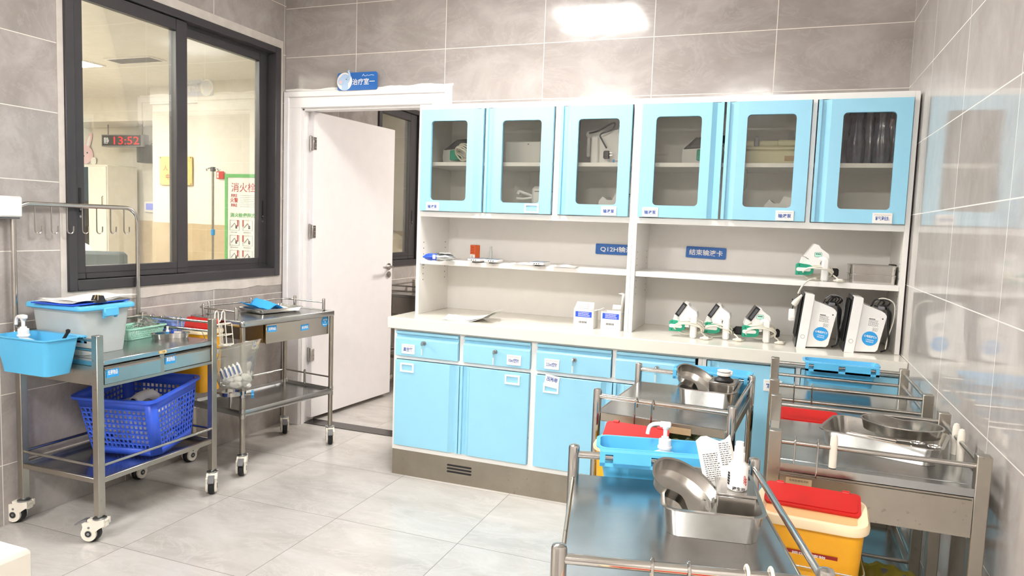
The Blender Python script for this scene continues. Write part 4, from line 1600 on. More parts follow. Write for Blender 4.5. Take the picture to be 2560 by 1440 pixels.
# near counter corner
t = thing('side_counter', 'cream counter corner at the bottom left of the picture', 'counter', (-1.55, .72, 0))
m = MB(); m.rbox(-.38, -.9, .585, .366, .12, .75, .007, 'quartz'); m.build('countertop', t)
m = MB(); m.rbox(-.36, -.88, 0, .355, .108, .5845, .006, 'quartz'); m.build('cabinet_body', t)

# ------------------------------------------------------------------ on the right trolleys
def local_pt(cx, cy, rz, x, y):
    return (cx + x * math.cos(rz) - y * math.sin(rz), cy + x * math.sin(rz) + y * math.cos(rz))


RA, RB = math.radians(13), math.radians(-4)


def tray_set(where, c, rz, tray_loc, W_, D_, H_, boxlab, dishlab, traylab):
    a = MB(); a.basin(rrect(W_, D_, .028, 6), 0, H_, 'steel_tray', taper=.94, lip=.006, lift=.0025)
    tag(a.build('instrument_tray', None, tray_loc, rz), traylab, 'tray', 'deep steel trays')
    return a


# trolley A
ta = (-.1, 1.43, .7803)
a = MB(); a.basin(rrect(.178, .25, .028, 6), 0, .052, 'steel_tray', taper=.93, lip=.006, lift=.0025)
tag(a.build('instrument_tray', None, ta, math.radians(9)), 'deep steel tray on the nearest trolley, holding a dish and a square box', 'tray', 'deep steel trays')
m = MB(); m.basin(kidney(.082, .05), 0, .028, 'steel_tray', taper=.93, lip=.003)
tag(m.build('kidney_dish', None, (-.141, 1.385, .822), rot=(math.radians(20), math.radians(30), math.radians(-24))), 'kidney dish tipped on its side in the nearest trolley tray', 'dish', 'kidney dishes')
t = thing('dressing_box', 'square steel box in the nearest trolley tray, spray bottle on top', 'box', (-.05, 1.392, .7836), math.radians(7))
m = MB(); m.rbox(-.034, -.042, 0, .034, .042, .071, .0015, 'steel_tray'); m.build('body', t)
m = MB(); m.rbox(-.036, -.044, .0715, .036, .044, .077, .0012, 'steel_tray'); m.build('lid', t)
t = thing('spray_bottle', 'white spray bottle standing on the square steel box', 'bottle', (-.046, 1.378, .8611))
t.scale = (.86, .86, .84)
m = MB(); m.lathe([(0, 0), (.0185, 0), (.021, .003), (.0215, .05), (.02, .056), (.013, .064), (.0125, .066)], 'white_plastic', n=28); m.build('body', t)
m = MB(); m.lathe([(.0125, .0662), (.0125, .083), (.0105, .085), (.0105, .097), (.0085, .099), (.0085, .108), (.0, .109)], 'white_plastic', n=22)
m.cyl((0, -.0085, .103), (0, -.012, .103), .0022, 'white_plastic', n=8)
m.build('spray_cap', t)
m = MB()
for k in range(5):
    for q in range(9):
        ang = math.radians(-158 + 2.4 * q)
        if (k * 5 + q * 3) % 4:
            x, y = .0217 * math.cos(ang), .0217 * math.sin(ang)
            m.box(x - .0006, y - .0006, .012 + k * .006, x + .0006, y + .0006, .0165 + k * .006, 'ink')
m.build('print', t)
m = MB()
for k, z in enumerate((.032, .026, .02)):
    ang = math.radians(-42)
    m.tube([(.0216 * math.cos(q), .0216 * math.sin(q), z + .006 * math.sin(j * 1.2)) for j, q in enumerate([ang - .2 + .08 * j for j in range(6)])], .0007, 'ink_red', n=5)
m.build('red_emblem', t)
m = MB()
m.text('医生用', .009, (-.0, 0, .004), 'ink', bold=.03)
m.build('handwriting', t, (.004, -.0222, .0035))
t = thing('dressing_packet', 'torn white paper packet of printed instructions leaning behind the spray bottle', 'packet', (-.076, 1.445, .838), rot=(math.radians(-14), math.radians(-14), math.radians(8)))
rows = [[(-.034 + .068 * j / 6, .006 * math.sin(j * .9 + i * .35), -.01 + .105 * i / 8 + (.008 * math.sin(j * 1.1) if i == 8 else 0)) for j in range(7)] for i in range(9)]
m = MB(); m.sheet(rows, 'paper'); m.build('film', t, solid=.0008, smooth=60)
m = MB(); m.lines(-.026, .012, .004, .068, 14, -.0078, 'ink', th=.32); m.build('print', t)
m = MB(); m.lines(.008, .04, .03, .085, 11, -.0078, 'ink', th=.32); m.build('print', t)
m = MB()
rows = [[(-.02 + .04 * j / 5, .012 * math.sin(j + i), .0 + .03 * i / 5 + .006 * math.sin(2 * j)) for j in range(6)] for i in range(6)]
m.sheet(rows, 'bag_film')
tag(m.build('torn_film', None, (-.093, 1.36, .815), rot=(.3, .5, .3), smooth=70), 'crumpled clear film between the tipped dish and the square box', 'film')

bx, by = local_pt(-.156, 1.33, RA, -.014, .26)
hook_bin('sky blue bin hung behind the nearest trolley, pump bottle inside', (bx - .014 * math.sin(RA), by + .014, .840), PI + RA, .255, .098, .1)
px, py = local_pt(-.156, 1.33, RA, -.010, .26 + .076)
pump_bottle('white pump bottle standing in the blue bin behind the nearest trolley', (px + .022, py - .014, .743), math.radians(6), .86)

# trolley B
a = MB(); a.basin(rrect(.175, .24, .028, 6), 0, .05, 'steel_tray', taper=.94, lip=.006, lift=.0025)
tag(a.build('instrument_tray', None, (-.188, 2.462, .7803), RB), 'deep steel tray on the second round-post trolley, bottle cap showing', 'tray', 'deep steel trays')
m = MB(); m.basin(kidney(.082, .05), 0, .028, 'steel_tray', taper=.93, lip=.003)
tag(m.build('kidney_dish', None, (-.234, 2.452, .822), rot=(math.radians(22), math.radians(28), math.radians(-24))), 'kidney dish tilted in the tray on the second round-post trolley', 'dish', 'kidney dishes')
t = thing('dressing_box', 'square steel box with open well in the second trolley tray', 'box', (-.146, 2.452, .7836), RB)
m = MB(); m.basin(rrect(.08, .10, .003, 2), 0, .062, 'steel_tray', taper=.98, lip=.001); m.build('body', t)
m = MB(); m.loft([at(rrect(.082, .102, .003, 2), .0645), at(rrect(.082, .102, .003, 2), .067), at(ellipse(.028, .028, 12), .067), at(ellipse(.028, .028, 12), .0645)], 'steel_tray', closed=True) if False else m.rbox(-.041, -.051, .0645, .041, .051, .068, .001, 'steel_tray')
m.build('lid', t)
t = thing('disinfectant_bottle', 'dark bottle with flip-up white cap in the second trolley box', 'bottle', (-.146, 2.452, .8517))
m = MB(); m.lathe([(0, 0), (.03, 0), (.032, .003), (.024, .008), (.02, .012), (.02, .016)], 'cord_black', n=26); m.build('body', t)
m = MB(); m.lathe([(.021, .0162), (.023, .018), (.023, .025), (.021, .027), (0, .0275)], 'white_plastic', n=26); m.lathe([(.0, .029), (.022, .03), (.022, .034), (0, .035)], 'white_plastic', n=26); m.rbox(.018, -.006, .02, .027, .006, .034, .002, 'white_plastic'); m.build('flip_cap', t)
bx, by = local_pt(-.279, 2.361, RB, .06, .25)
hook_bin('sky blue bin hung behind the second round-post trolley', (bx, by + .014, .840), PI + RB, .262, .095, .08)
# trolley D bin
hook_bin('sky blue bin hung on the doubled rail of the rear wall-side trolley', (.252, 2.978 + .014, .852), PI, .262, .095, .085)

# sharps boxes and bag pails hung before each trolley
sharps_box('yellow sharps box with red flap lid, hung before the front wall-side trolley', (.108, 1.765, .694), math.radians(-3), .242, .172, .29, lid_open=math.radians(14), tilt=math.radians(5))
wire_holder('wire ring with two hooks carrying the front wall-side sharps box', (.108, 1.765, .60), math.radians(-2), .229, .159, (-.045, .008), .133, .225)
sharps_box('yellow sharps box with raised red lid, behind the nearest blue bin', (-.352, 1.985, .718), RB, .215, .15, .27, lid_open=math.radians(40))
wire_holder('wire ring with two hooks carrying the second trolley sharps box', (-.352, 1.985, .61), RB, .205, .14, (-.028, .022), .118, .218)
sharps_box('sharps box whose red lid shows over the deep tray of the wall-side trolley', (.12, 2.42, .735), 0, .2, .12, .26, lid_open=math.radians(36))
wire_holder('twisted wire ring hooked on the doubled front rail of the rear trolley', (.12, 2.42, .64), 0, .19, .11, (-.045, .01), .102, .204)
ax, ay = local_pt(-.156, 1.33, RA, -.03, -.36)
sharps_box('sharps box hung at the front of the nearest trolley, below the frame', (ax, ay, .735), RA, .21, .15, .29)
wire_holder('wire ring hooked on the front rail of the nearest trolley', (ax, ay, .65), RA, .205, .14, (-.025, .03), .10, .178)
# white wire bottle hooks at the right of A's front rail
for k, x in enumerate((.115, .15)):
    hx_, hy_ = local_pt(-.156, 1.33, RA, x - .03, -.26)
    m = MB()
    m.tube([(0, -.014, -.10), (0, -.014, 0)] + [(0, p, q) for p, q in arc(0, 0, .014, 180, 0, 8)] + [(0, .014, -.02)], .0028, 'caster_white', n=7)
    tag(m.build('wire_hook', None, (hx_, hy_, .8285), RA), ('left' if k == 0 else 'right') + ' one of two white hooks over the nearest front rail', 'hook', 'white hooks on the front rail')


def bag_pail(label, loc, r, h_, bag, seed, group='lined waste pails', ink=False):
    t = thing('waste_pail', label, 'waste pail', loc, 0, group)
    m = MB(); m.lathe([(0, 0), (r * .8, 0), (r * .82, .004), (r, h_), (r + .004, h_), (r + .004, h_ + .004), (r - .003, h_ + .004), (r * .8 - .003, .006), (0, .006)], 'grey_plastic', n=30); m.build('pail', t)
    m = MB()
    rr = random.Random(seed)
    ph = [rr.uniform(0, 6) for _ in range(4)]
    rings = []
    for rad, z, am in ((r * .6, h_ * .55, .002), (r - .008, h_ - .01, .003), (r - .004, h_ + .012, .004), (r + .008, h_ + .014, .005), (r + .014, h_ - .01, .006), (r + .015, h_ - .05, .009)):
        rings.append([((rad + am * math.sin(9 * q + ph[0]) + am * math.sin(17 * q + ph[1])) * math.cos(q), (rad + am * math.sin(9 * q + ph[0])) * math.sin(q), z + am * math.sin(13 * q + ph[2])) for q in [2 * PI * k / 72 for k in range(72)]])
    m.loft(rings, bag, cap0=True, cap1=False)
    m.build('liner', t, smooth=60)
    if ink:
        m = MB()
        for k in range(5):
            a_ = math.radians(-60 + 9 * k)
            m.tube(spline([((r + .017) * math.cos(a_ + q * .03), (r + .017) * math.sin(a_ + q * .03), h_ + .006 - .018 * abs(math.sin(q + k))) for q in range(4)], 4), .0014, 'ink', n=5)
        m.build('handwriting', t)
    return t


bag_pail('waste pail with olive yellow liner beside the front wall-side sharps box', (.33, 2.14, .2485), .088, .15, 'bag_yellow', 1)
bag_pail('waste pail with green lettered liner under the second round-post trolley', (-.275, 2.25, .3035), .082, .395, 'bag_green', 2, ink=True)
bag_pail('waste pail with yellow liner peeping past the near left post', (-.30, 1.30, .3035), .085, .285, 'bag_yellow', 3)

# tray and dish on the front wall-side trolley
a = MB(); a.basin(rrect(.285, .205, .032, 6), 0, .045, 'steel_tray', taper=.93, lip=.006, lift=.0025)
tag(a.build('instrument_tray', None, (.297, 2.142, .7725), math.radians(-16)), 'large deep tray on the front wall-side trolley, dish resting across it', 'tray', 'deep steel trays')
m = MB(); m.basin(kidney(.098, .06), 0, .026, 'steel_tray', taper=.94, lip=.003)
tag(m.build('kidney_dish', None, (.338, 2.142, .8215), rot=(math.radians(-3), 0, math.radians(166))), 'kidney dish lying across the large tray by the wall', 'dish', 'kidney dishes')
t = thing('scissors', 'steel scissors lying along the near edge of the large wall-side tray', 'scissors', (.285, 2.05, .8215), math.radians(-16))
m = MB()
m.prism([(-.08, .0), (.03, .006), (.03, -.004)], 'chrome', 'z', 0, .003)
m.tube([(.03, 0, .002), (.06, .008, .002)], .003, 'chrome')
m.build('blade', t)
m = MB()
m.tube([(.075 + .016 * math.cos(a_), .012 + .011 * math.sin(a_), .003) for a_ in [2 * PI * k / 16 for k in range(16)]], .0024, 'chrome', closed=True)
m.tube([(.115 + .016 * math.cos(a_), .006 + .011 * math.sin(a_), .003) for a_ in [2 * PI * k / 16 for k in range(16)]], .0024, 'chrome', closed=True)
m.build('finger_ring', t)

# ------------------------------------------------------------------ on the worktop and open shelf
def coil(m, cx, cy, cz, rx, ry, turns, r, col, seed, tilt=0.6, spread=.02):
    rr = random.Random(seed)
    pts = []
    n = turns * 9
    for k in range(n + 1):
        a_ = 2 * PI * k / 9
        f = 1 + .22 * math.sin(k * .7 + seed)
        x = rx * f * math.cos(a_) + rr.uniform(-.006, .006)
        z = ry * f * math.sin(a_)
        y = spread * (k / n - .5) * 2 + rr.uniform(-.004, .004)
        pts.append((cx + x, cy + y * math.cos(tilt) - z * math.sin(tilt), max(cz + z * math.cos(tilt) + y * math.sin(tilt), .0045 if True else 0)))
    m.tube(spline(pts, 4), r, col, n=7)


def infusion_pump(label, loc, rz, screen=True, cord_seed=1, badge=True, clamp=(-.118, .052), group='infusion pumps', plug_out=False):
    """pump on its grip: wedge head, grip at the right, green pole clamp at the left"""
    t = thing('infusion_pump', label, 'infusion pump', loc, rz, group)
    m = MB()
    head = [(-.092, .108), (-.055, .166), (-.036, .160), (-.028, .146), (.004, .124), (.008, .112), (.008, .096), (-.02, .096), (-.028, .085), (-.028, .05), (-.06, .05), (-.075, .098)]
    m.prism(head, 'white_plastic', 'y', -.018, .06)
    m.prism([(-.098, .104), (-.062, .09), (-.062, .06), (-.1, .06), (-.105, .08)], 'white_plastic', 'y', .0, .055)
    m.build('body', t, smooth=25)
    m = MB()
    m.rbox(-.021, -.03, 0, .009, .0, .106, .007, 'white_plastic')
    m.rbox(-.035, -.024, .09, .004, .0, .11, .006, 'white_plastic')
    m.build('grip', t)
    if screen:
        q = MB()
        d0, d1 = Vector((-.094, 0, .107)), Vector((-.0555, 0, .168))
        nx = Vector((.0165, 0, -.0125))
        for y0_, mm, i0, i1 in ((-.021, 'screen_dark', 0, 1), (-.0214, 'screen_grey', .2, .8)):
            p = [d0.lerp(d1, i0 * .6 + .02), d0.lerp(d1, 1 - (1 - i1) * .6 - .02)]
            w0, w1 = (0, 1) if mm == 'screen_dark' else (.25, .8)
            vs = [p[0] + nx * w0, p[1] + nx * w0, p[1] + nx * w1, p[0] + nx * w1]
            q.loft([[(v.x, y0_, v.z) for v in vs], [(v.x, -.0185, v.z) for v in vs]], mm)
        q.loft([[(-.0935, .055, .107), (-.056, .055, .1665), (-.0575, .055, .167), (-.095, .055, .1075)], [(-.0935, -.0185, .107), (-.056, -.0185, .1665), (-.0575, -.0185, .167), (-.095, -.0185, .1075)]], 'screen_dark')
        q.build('screen', t)
    if badge:
        q = MB()
        q.prism(rrect(.031, .021, .005, 4, -.038, .118), 'ink', 'y', -.0188, -.0182)
        q.prism(rrect(.029, .019, .004, 4, -.038, .118), 'bag_green' if False else 'mint', 'y', -.0194, -.0189)
        for k in range(3):
            q.prism(ellipse(.0035, .0022, 10, -.045 + .007 * k, .121), 'ink', 'y', -.0199, -.0195)
        q.build('green_badge', t)
    cx_, cz_ = clamp
    m = MB()
    m.prism([(cx_, cz_ - .026), (cx_ + .055, cz_ - .024), (cx_ + .072, cz_ - .014), (cx_ + .072, cz_ + .012), (cx_ + .055, cz_ + .022), (cx_ + .01, cz_ + .027), (cx_, cz_ + .02)], 'clamp_green', 'y', -.02, .02)
    m.prism(rrect(.06, .016, .007, 4, cx_ + .03, cz_), 'white_plastic', 'y', -.024, -.0201)
    for dx, dz in ((.012, .018), (.012, -.018), (.055, .01)):
        m.cyl((cx_ + dx, -.0205, cz_ + dz), (cx_ + dx, -.0195, cz_ + dz), .0025, 'cord_black', n=8)
    m.build('pole_clamp', t)
    m = MB()
    coil(m, -.038, .0, .05, .062, .034, 5, .0034, 'cord_cream', cord_seed, spread=.026)
    m.tube(spline([(.03, -.01, .03), (.05, -.02, .012), (.03, -.04, .008), (.065, -.03, .005), (.08, .01, .006)], 6), .0034, 'cord_cream', n=7)
    m.build('power_cord', t)
    m = MB()
    if plug_out:
        m.tube(spline([(-.03, -.035, .01), (-.06, -.06, .0), (-.085, -.085, -.022)], 5), .006, 'cord_cream', n=8)
        m.lathe([(.0, 0), (.011, .003), (.013, .02), (.01, .036), (.0, .04)], 'cord_cream', n=12)
        pl = m.build('plug', t)
    else:
        m.rbox(.03, -.06, .0005, .06, -.035, .016, .005, 'cord_cream')
        m.build('plug', t, rz=.2)
    m = MB(); m.rbox(.025, .045, .02, .062, .075, .058, .006, 'cord_black'); m.cyl((.0081, .058, .04), (.0249, .058, .04), .008, 'cord_black', n=10); m.build('power_adapter', t)
    return t


infusion_pump('first of the three pumps in a row on the right worktop', (-.348, 3.43, ZW), 0, badge=False, cord_seed=1)
infusion_pump('middle of the three pumps in a row on the worktop, cord end standing up', (-.203, 3.47, ZW), math.radians(-2), badge=False, cord_seed=4, clamp=(-.105, .05))
infusion_pump('third pump in the worktop row, green badge on it, next to the monitors', (-.028, 3.478, ZW), math.radians(8), cord_seed=7, clamp=(-.112, .048))
infusion_pump('pump with tangled cord on the open shelf beside the steel boxes', (.199, 3.475, 1.1425), math.radians(5), screen=False, cord_seed=3, clamp=(-.125, .05), plug_out=False)
m = MB()
m.tube(spline([(.16, 3.44, 1.155), (.13, 3.425, 1.147), (.105, 3.418, 1.12), (.09, 3.416, 1.085)], 6), .0036, 'cord_cream', n=7)
o = m.build('hanging_cord')
m = MB(); m.lathe([(0, 0), (.012, .004), (.014, .018), (.009, .04), (.005, .06), (0, .062)], 'cord_cream', n=14)
o2 = m.build('plug', o, (.072, 3.416, 1.03), rot=(0, math.radians(35), 0))
tag(o, 'cream power cord whose plug droops over the open shelf edge', 'cord')

for k, (z, lab) in enumerate(((1.1425, 'lower of two stacked steel boxes at the right end of the shelf'), (1.1835, 'upper of two stacked steel boxes at the right end of the shelf'))):
    t = thing('steel_box', lab, 'box', (.39, 3.55, z), group='stacked steel boxes')
    m = MB(); m.loft([at(rrect(.182, .13, .02), 0), at(rrect(.186, .134, .02), .036), at(rrect(.178, .126, .018), .036), at(rrect(.176, .124, .018), .002)], 'steel_tray'); m.build('body', t)
    m = MB(); m.loft([at(rrect(.188, .136, .022), .0362), at(rrect(.191, .139, .022), .037), at(rrect(.191, .139, .022), .0395), at(rrect(.184, .132, .02), .0405)], 'steel_tray'); m.build('lid', t)
m = MB(); m.rbox(-.012, -.05, 0, .012, .05, .085, .003, 'cord_black')
tag(m.build('black_case', None, (.484, 3.62, 1.1425)), 'black case squeezed between the steel boxes and the cabinet side', 'case')


def monitor(label, loc, rz, num, slump):
    t = thing('patient_monitor', label, 'patient monitor', loc, rz, 'patient monitors')
    m = MB()
    m.prism([(.036, .004), (.122, .010), (.131, .02), (.157, .165), (.150, .178), (.138, .186), (.066, .212), (.062, .224), (.05, .226)], 'white_plastic', 'y', .012, .19)
    m.build('body', t, smooth=25)
    m = MB()
    m.prism([(0, 0), (.038, 0), (.062, .238), (.056, .241), (.03, .244), (.024, .242)], 'white_plastic', 'y', 0, .205)
    m.cyl((.024, -.0012, .05), (.024, .001, .05), .009, 'ink_grey', n=18)
    m.cyl((.024, -.0018, .05), (.024, -.0012, .05), .0075, 'white_plastic', n=18)
    m.build('bezel', t, smooth=25)
    m = MB()
    m.prism([(-.006, .002), (-.0005, .0), (.0235, .242), (.018, .24)], 'screen_dark', 'y', .004, .201)
    m.prism([(-.0072, .04), (-.0055, .04), (.0127, .225), (.0112, .226)], 'rubber_black', 'y', .016, .189)
    m.build('screen', t)
    m = MB()
    y = .0116
    m.box(.072, y, .105, .118, y + .0003, .168, 'paper')
    m.box(.076, y - .0004, .158, .1, y, .161, 'ink')
    m.lines(.076, .128, .118, .157, 7, y - .0004, 'ink_grey', th=.5)
    m.lines(.096, .107, .118, .124, 3, y - .0004, 'ink_grey')
    m.cyl((.128, y, .166), (.128, y - .0004, .166), .003, 'ink', n=10)
    m.build('type_label', t, rot=(0, math.radians(5), 0))
    m = MB()
    m.prism(ellipse(.031, .031, 32), 'label_blue', 'y', -.0006, 0)
    m.text('心电监护仪' + num, .0105, (0, -.001, .009), 'paper', w=.05, bold=.02)
    m.text('使用前请点检', .005, (.001, -.001, -.006), 'paper', w=.032)
    m.text('用后请归位', .005, (.002, -.001, -.014), 'paper', w=.03)
    m.build('round_sticker', t, (.098, .0114, .066), rot=(0, math.radians(8), 0))
    m = MB()
    rr = random.Random(int(num) * 7)
    for k in range(3):
        m.tube(spline([(.12, .06 + .03 * k, .2), (.158 + .007 * k, .05, .205 - .01 * k), (.168 + .006 * k, .045 + .02 * k, .12), (.175, .05, .03), (.15, .06, .006)], 6), .0035, 'cord_black', n=7)
    for k in range(5):
        a_ = rr.uniform(.09, .14)
        m.tube(spline([(a_, .06, .2), (a_ + .02, .04 + .01 * k, .232), (a_ + .05, .05, .225), (a_ + .04, .08, .2)], 5), .0022, 'cord_black', n=6)
    m.build('black_cable', t)
    m = MB()
    m.tube(spline([(.11, .06, .22), (.14, .05, .24), (.185, .05, .22), (.19, .06, .15), (.172, .05, .07), (.165, .045, .02)], 6), .0026, 'cord_cream' if num == '4' else 'grey_plastic', n=7)
    m.build('sensor_cable', t)
    m = MB(); m.rbox(.125, .04, .19, .152, .065, .205, .003, 'grey_plastic'); m.build('cable_connector', t)
    return t


monitor('left patient monitor on the worktop, round blue sticker ending in 5', (.097, 3.405, ZW + .0005), math.radians(2), '5', 0)
monitor('right patient monitor against the cabinet side, round blue sticker ending in 4', (.290, 3.385, ZW + .0005), math.radians(0), '4', 0)
m = MB()
m.rbox(-.014, -.012, 0, .014, .012, .055, .005, 'white_plastic'); m.rbox(-.012, -.016, .012, .012, -.0121, .03, .003, 'white_plastic')
m.tube(spline([(0, 0, .055), (.003, 0, .085), (-.003, 0, .1)], 4), .0025, 'cord_black', n=6)
o = m.build('finger_clip', None, (.071, 3.44, .958)); tag(o, 'white finger clip sensor hanging beside the left monitor screen', 'sensor clip')


def carton(label, loc, rz, flap_front, wide=.102):
    t = thing('medicine_box', label, 'box', loc, rz, 'open medicine boxes')
    h_, d_ = .09, .085
    m = MB()
    m.loft([at(rrect(wide, d_, .0015, 1), 0), at(rrect(wide, d_, .0015, 1), h_), at(rrect(wide - .002, d_ - .002, .001, 1), h_), at(rrect(wide - .002, d_ - .002, .001, 1), .002)], 'paper')
    m.build('body', t)
    m = MB()
    y = -d_ / 2 - .0003
    m.box(-.042, y, .056, .042, y + .0002, .084, 'bag_blue')
    m.lines(-.028, .059, .034, .082, 5, y - .0003, 'paper', th=.35)
    m.box(-.046, y, .042, -.036, y + .0002, .047, 'soft_pink')
    xx = -.024
    rr = random.Random(8)
    while xx < .018:
        w_ = rr.choice((.0008, .0016, .0024)); m.box(xx, y - .0002, .026, xx + w_, y + .0002, .036, 'ink'); xx += w_ + rr.choice((.0008, .0016))
    m.build('print', t)
    m = MB()
    if flap_front:
        m.quad((-wide / 2, -d_ / 2, h_ + .0005), (wide / 2, -d_ / 2, h_ + .0005), (wide / 2 - .004, -d_ / 2 + .022, h_ + .04), (-wide / 2 + .01, -d_ / 2 + .022, h_ + .04), 'paper')
        m.quad((wide / 2, -d_ / 2 + .005, h_), (wide / 2, d_ / 2, h_), (wide / 2 + .03, d_ / 2, h_ + .012), (wide / 2 + .03, -d_ / 2 + .02, h_ + .008), 'paper')
        for k in range(5):
            z0_ = .008 + .005 * k
            for j in range(9):
                x_ = -.028 + .006 * j
                m.quad((x_, -d_ / 2 + z0_ * .55 - .0006, h_ + z0_), (x_ + .004, -d_ / 2 + z0_ * .55 - .0006, h_ + z0_), (x_ + .004, -d_ / 2 + (z0_ + .002) * .55 - .0006, h_ + z0_ + .002), (x_, -d_ / 2 + (z0_ + .002) * .55 - .0006, h_ + z0_ + .002), 'ink_grey')
    else:
        m.quad((wide / 2 - .001, -d_ / 2, h_ + .0005), (wide / 2 - .001, d_ / 2, h_ + .0005), (wide / 2 + .001, d_ / 2 - .004, h_ + .09), (wide / 2 + .001, -d_ / 2 + .006, h_ + .09), 'paper')
        m.quad((wide / 2, -d_ / 2 + .006, h_ + .0905), (wide / 2, d_ / 2 - .004, h_ + .0905), (wide / 2 - .02, d_ / 2 - .01, h_ + .093), (wide / 2 - .02, -d_ / 2 + .012, h_ + .093), 'paper')
        m.quad((-wide / 2 + .03, d_ / 2 - .001, h_ + .0005), (wide / 2 - .005, d_ / 2 - .001, h_ + .0005), (wide / 2 - .006, d_ / 2, h_ + .03), (-wide / 2 + .034, d_ / 2, h_ + .03), 'paper')
    m.build('flap', t, solid=.0008)
    return t


carton('left white and blue medicine box, its printed flap folded up', (-.888, 3.47, ZW), math.radians(-2), True)
carton('right white and blue medicine box, tall side flap against the divider', (-.75, 3.475, ZW), math.radians(-5), False, .1)

# loose papers on the worktop
t = thing('paper_stack', 'loose stack of curled printed sheets lying on the worktop', 'papers', (-1.50, 3.41, ZW), math.radians(8))
for k in range(4):
    rows = []
    for i in range(10):
        u = i / 9
        rows.append([(-.125 + .24 * u + .018 * k, -.10 + .17 * v_ - .006 * k + .02 * u, .001 + .0016 * (3 - k) + (.085 - .02 * (3 - k)) * max(0, u - .45) ** 1.6 * 1.8 * (1 - .35 * v_ * 0) + .022 * max(0, .3 - u) * (v_)) for v_ in [j / 5 for j in range(6)]])
    m = MB(); m.sheet(rows, 'paper')
    o = m.build('paper_sheet', t, rz=math.radians((6, -3, 2, -7)[k]), solid=.0005, smooth=60)
    if k == 0:
        m = MB()
        m.add([(p[0], p[1], p[2] + .006) for p in []], [], 'ink_grey')
        for i in range(7):
            y_ = -.065 + .014 * i
            m.quad((-.075, y_, .0085), (-.005 - .01 * (i % 3), y_, .0085), (-.005 - .01 * (i % 3), y_ + .0025, .0085), (-.075, y_ + .0025, .0085), 'ink_grey')
        m.build('print', t)

# things on the open shelf
t = thing('wet_wipes', 'crumpled blue and silver wipes packet at the left end of the shelf', 'packet', (-1.672, 3.385, 1.1425), math.radians(28))
m = MB()
rows = []
for i in range(13):
    u = i / 12
    f = math.sin(PI * min(1, max(0, u))) ** .35
    rows.append([(-.085 + .17 * u, .04 * math.cos(q) * (.8 + .2 * f), .020 + .020 * math.sin(q) * f + .003 * math.sin(u * 19 + 3 * q)) for q in [2 * PI * k / 20 for k in range(20)]])
m.loft(rows[:6], 'bag_blue', cap1=False); m.loft(rows[5:], 'zinc', cap0=False)
m.build('packet', t, smooth=60)
m = MB(); m.rbox(-.035, -.0445, .012, -.02, -.041, .034, .001, 'paper'); m.rbox(.0, -.03, .0405, .06, .02, .043, .001, 'paper'); m.build('flap', t)


def handheld(label, x, y, rz):
    t = thing('handheld_terminal', label, 'handheld device', (x, y, 1.1425), rz, 'handheld terminals on the shelf')
    m = MB(); m.rbox(-.037, -.06, .006, .037, .06, .020, .004, 'white_plastic'); m.rbox(-.012, -.055, 0, .012, .05, .0055, .002, 'cord_black')
    for k in (-.012, .0, .012):
        m.box(k - .003, -.0606, .011, k + .003, -.0601, .015, 'cord_black')
    m.build('body', t)
    m = MB(); m.rbox(-.034, -.056, .0203, .034, .056, .0215, .0005, 'screen_blue'); m.build('screen', t)


handheld('handheld terminal in front of the orange carton, left of its pair', -1.485, 3.475, math.radians(-3))
handheld('handheld terminal of the pair, right of the orange carton', -1.395, 3.465, math.radians(8))
handheld('handheld terminal alone between two flat pouches on the shelf', -1.135, 3.455, 0)
t = thing('orange_carton', 'small orange and white carton standing on the open shelf', 'carton', (-1.565, 3.61, 1.1425), math.radians(-30))
m = MB(); m.rbox(-.022, -.016, 0, .022, .016, .085, .001, 'paper'); m.build('body', t)
m = MB()
m.rbox(-.0222, -.0166, .034, .0222, -.0161, .0848, .0002, 'orange'); m.rbox(.0221, -.0165, .015, .0226, .0165, .0848, .0002, 'orange'); m.rbox(-.0222, -.0163, .0851, .0224, .0163, .0855, .0001, 'orange')
for k in range(4):
    m.box(-.017, -.0172, .042 + .01 * k, .015, -.0168, .0455 + .01 * k, 'red_print')
m.lines(-.01, .006, .004, .028, 5, -.0164, 'ink')
m.build('print', t)
m = MB(); m.lathe([(0, 0), (.009, 0), (.009, .05), (.006, .06), (.006, .08), (0, .081)], 'clear_plastic', n=16)
tag(m.build('clear_bottle', None, (-1.49, 3.655, 1.1425)), 'small clear bottle behind the pair of handheld terminals', 'bottle')
for x, y, lab in ((-1.225, 3.475, 'flat cream pouch left of the single handheld terminal'), (-1.0, 3.465, 'flat cream pouch right of the single handheld terminal')):
    rows = [[(-.065 + .13 * i / 10, -.035 + .07 * j / 6, .001 + .012 * math.sin(PI * i / 10) ** 2 * math.sin(PI * j / 6) + (.006 if i in (0, 10) else 0)) for j in range(7)] for i in range(11)]
    m = MB(); m.sheet(rows, 'paper')
    for p in (-.04, .03):
        m.quad((p, -.0351, .0035), (p + .02, -.0351, .0035), (p + .02, -.0352, .006), (p, -.0352, .006), 'tan_plate')
    tag(m.build('flat_pouch', None, (x, y, 1.1428), 0, solid=.0006, smooth=60), lab, 'pouch', 'flat pouches on the shelf')

# ------------------------------------------------------------------ behind the cabinet glass (inner shelf top 1.665, floor 1.401)
ST, SF = 1.6655, 1.4015


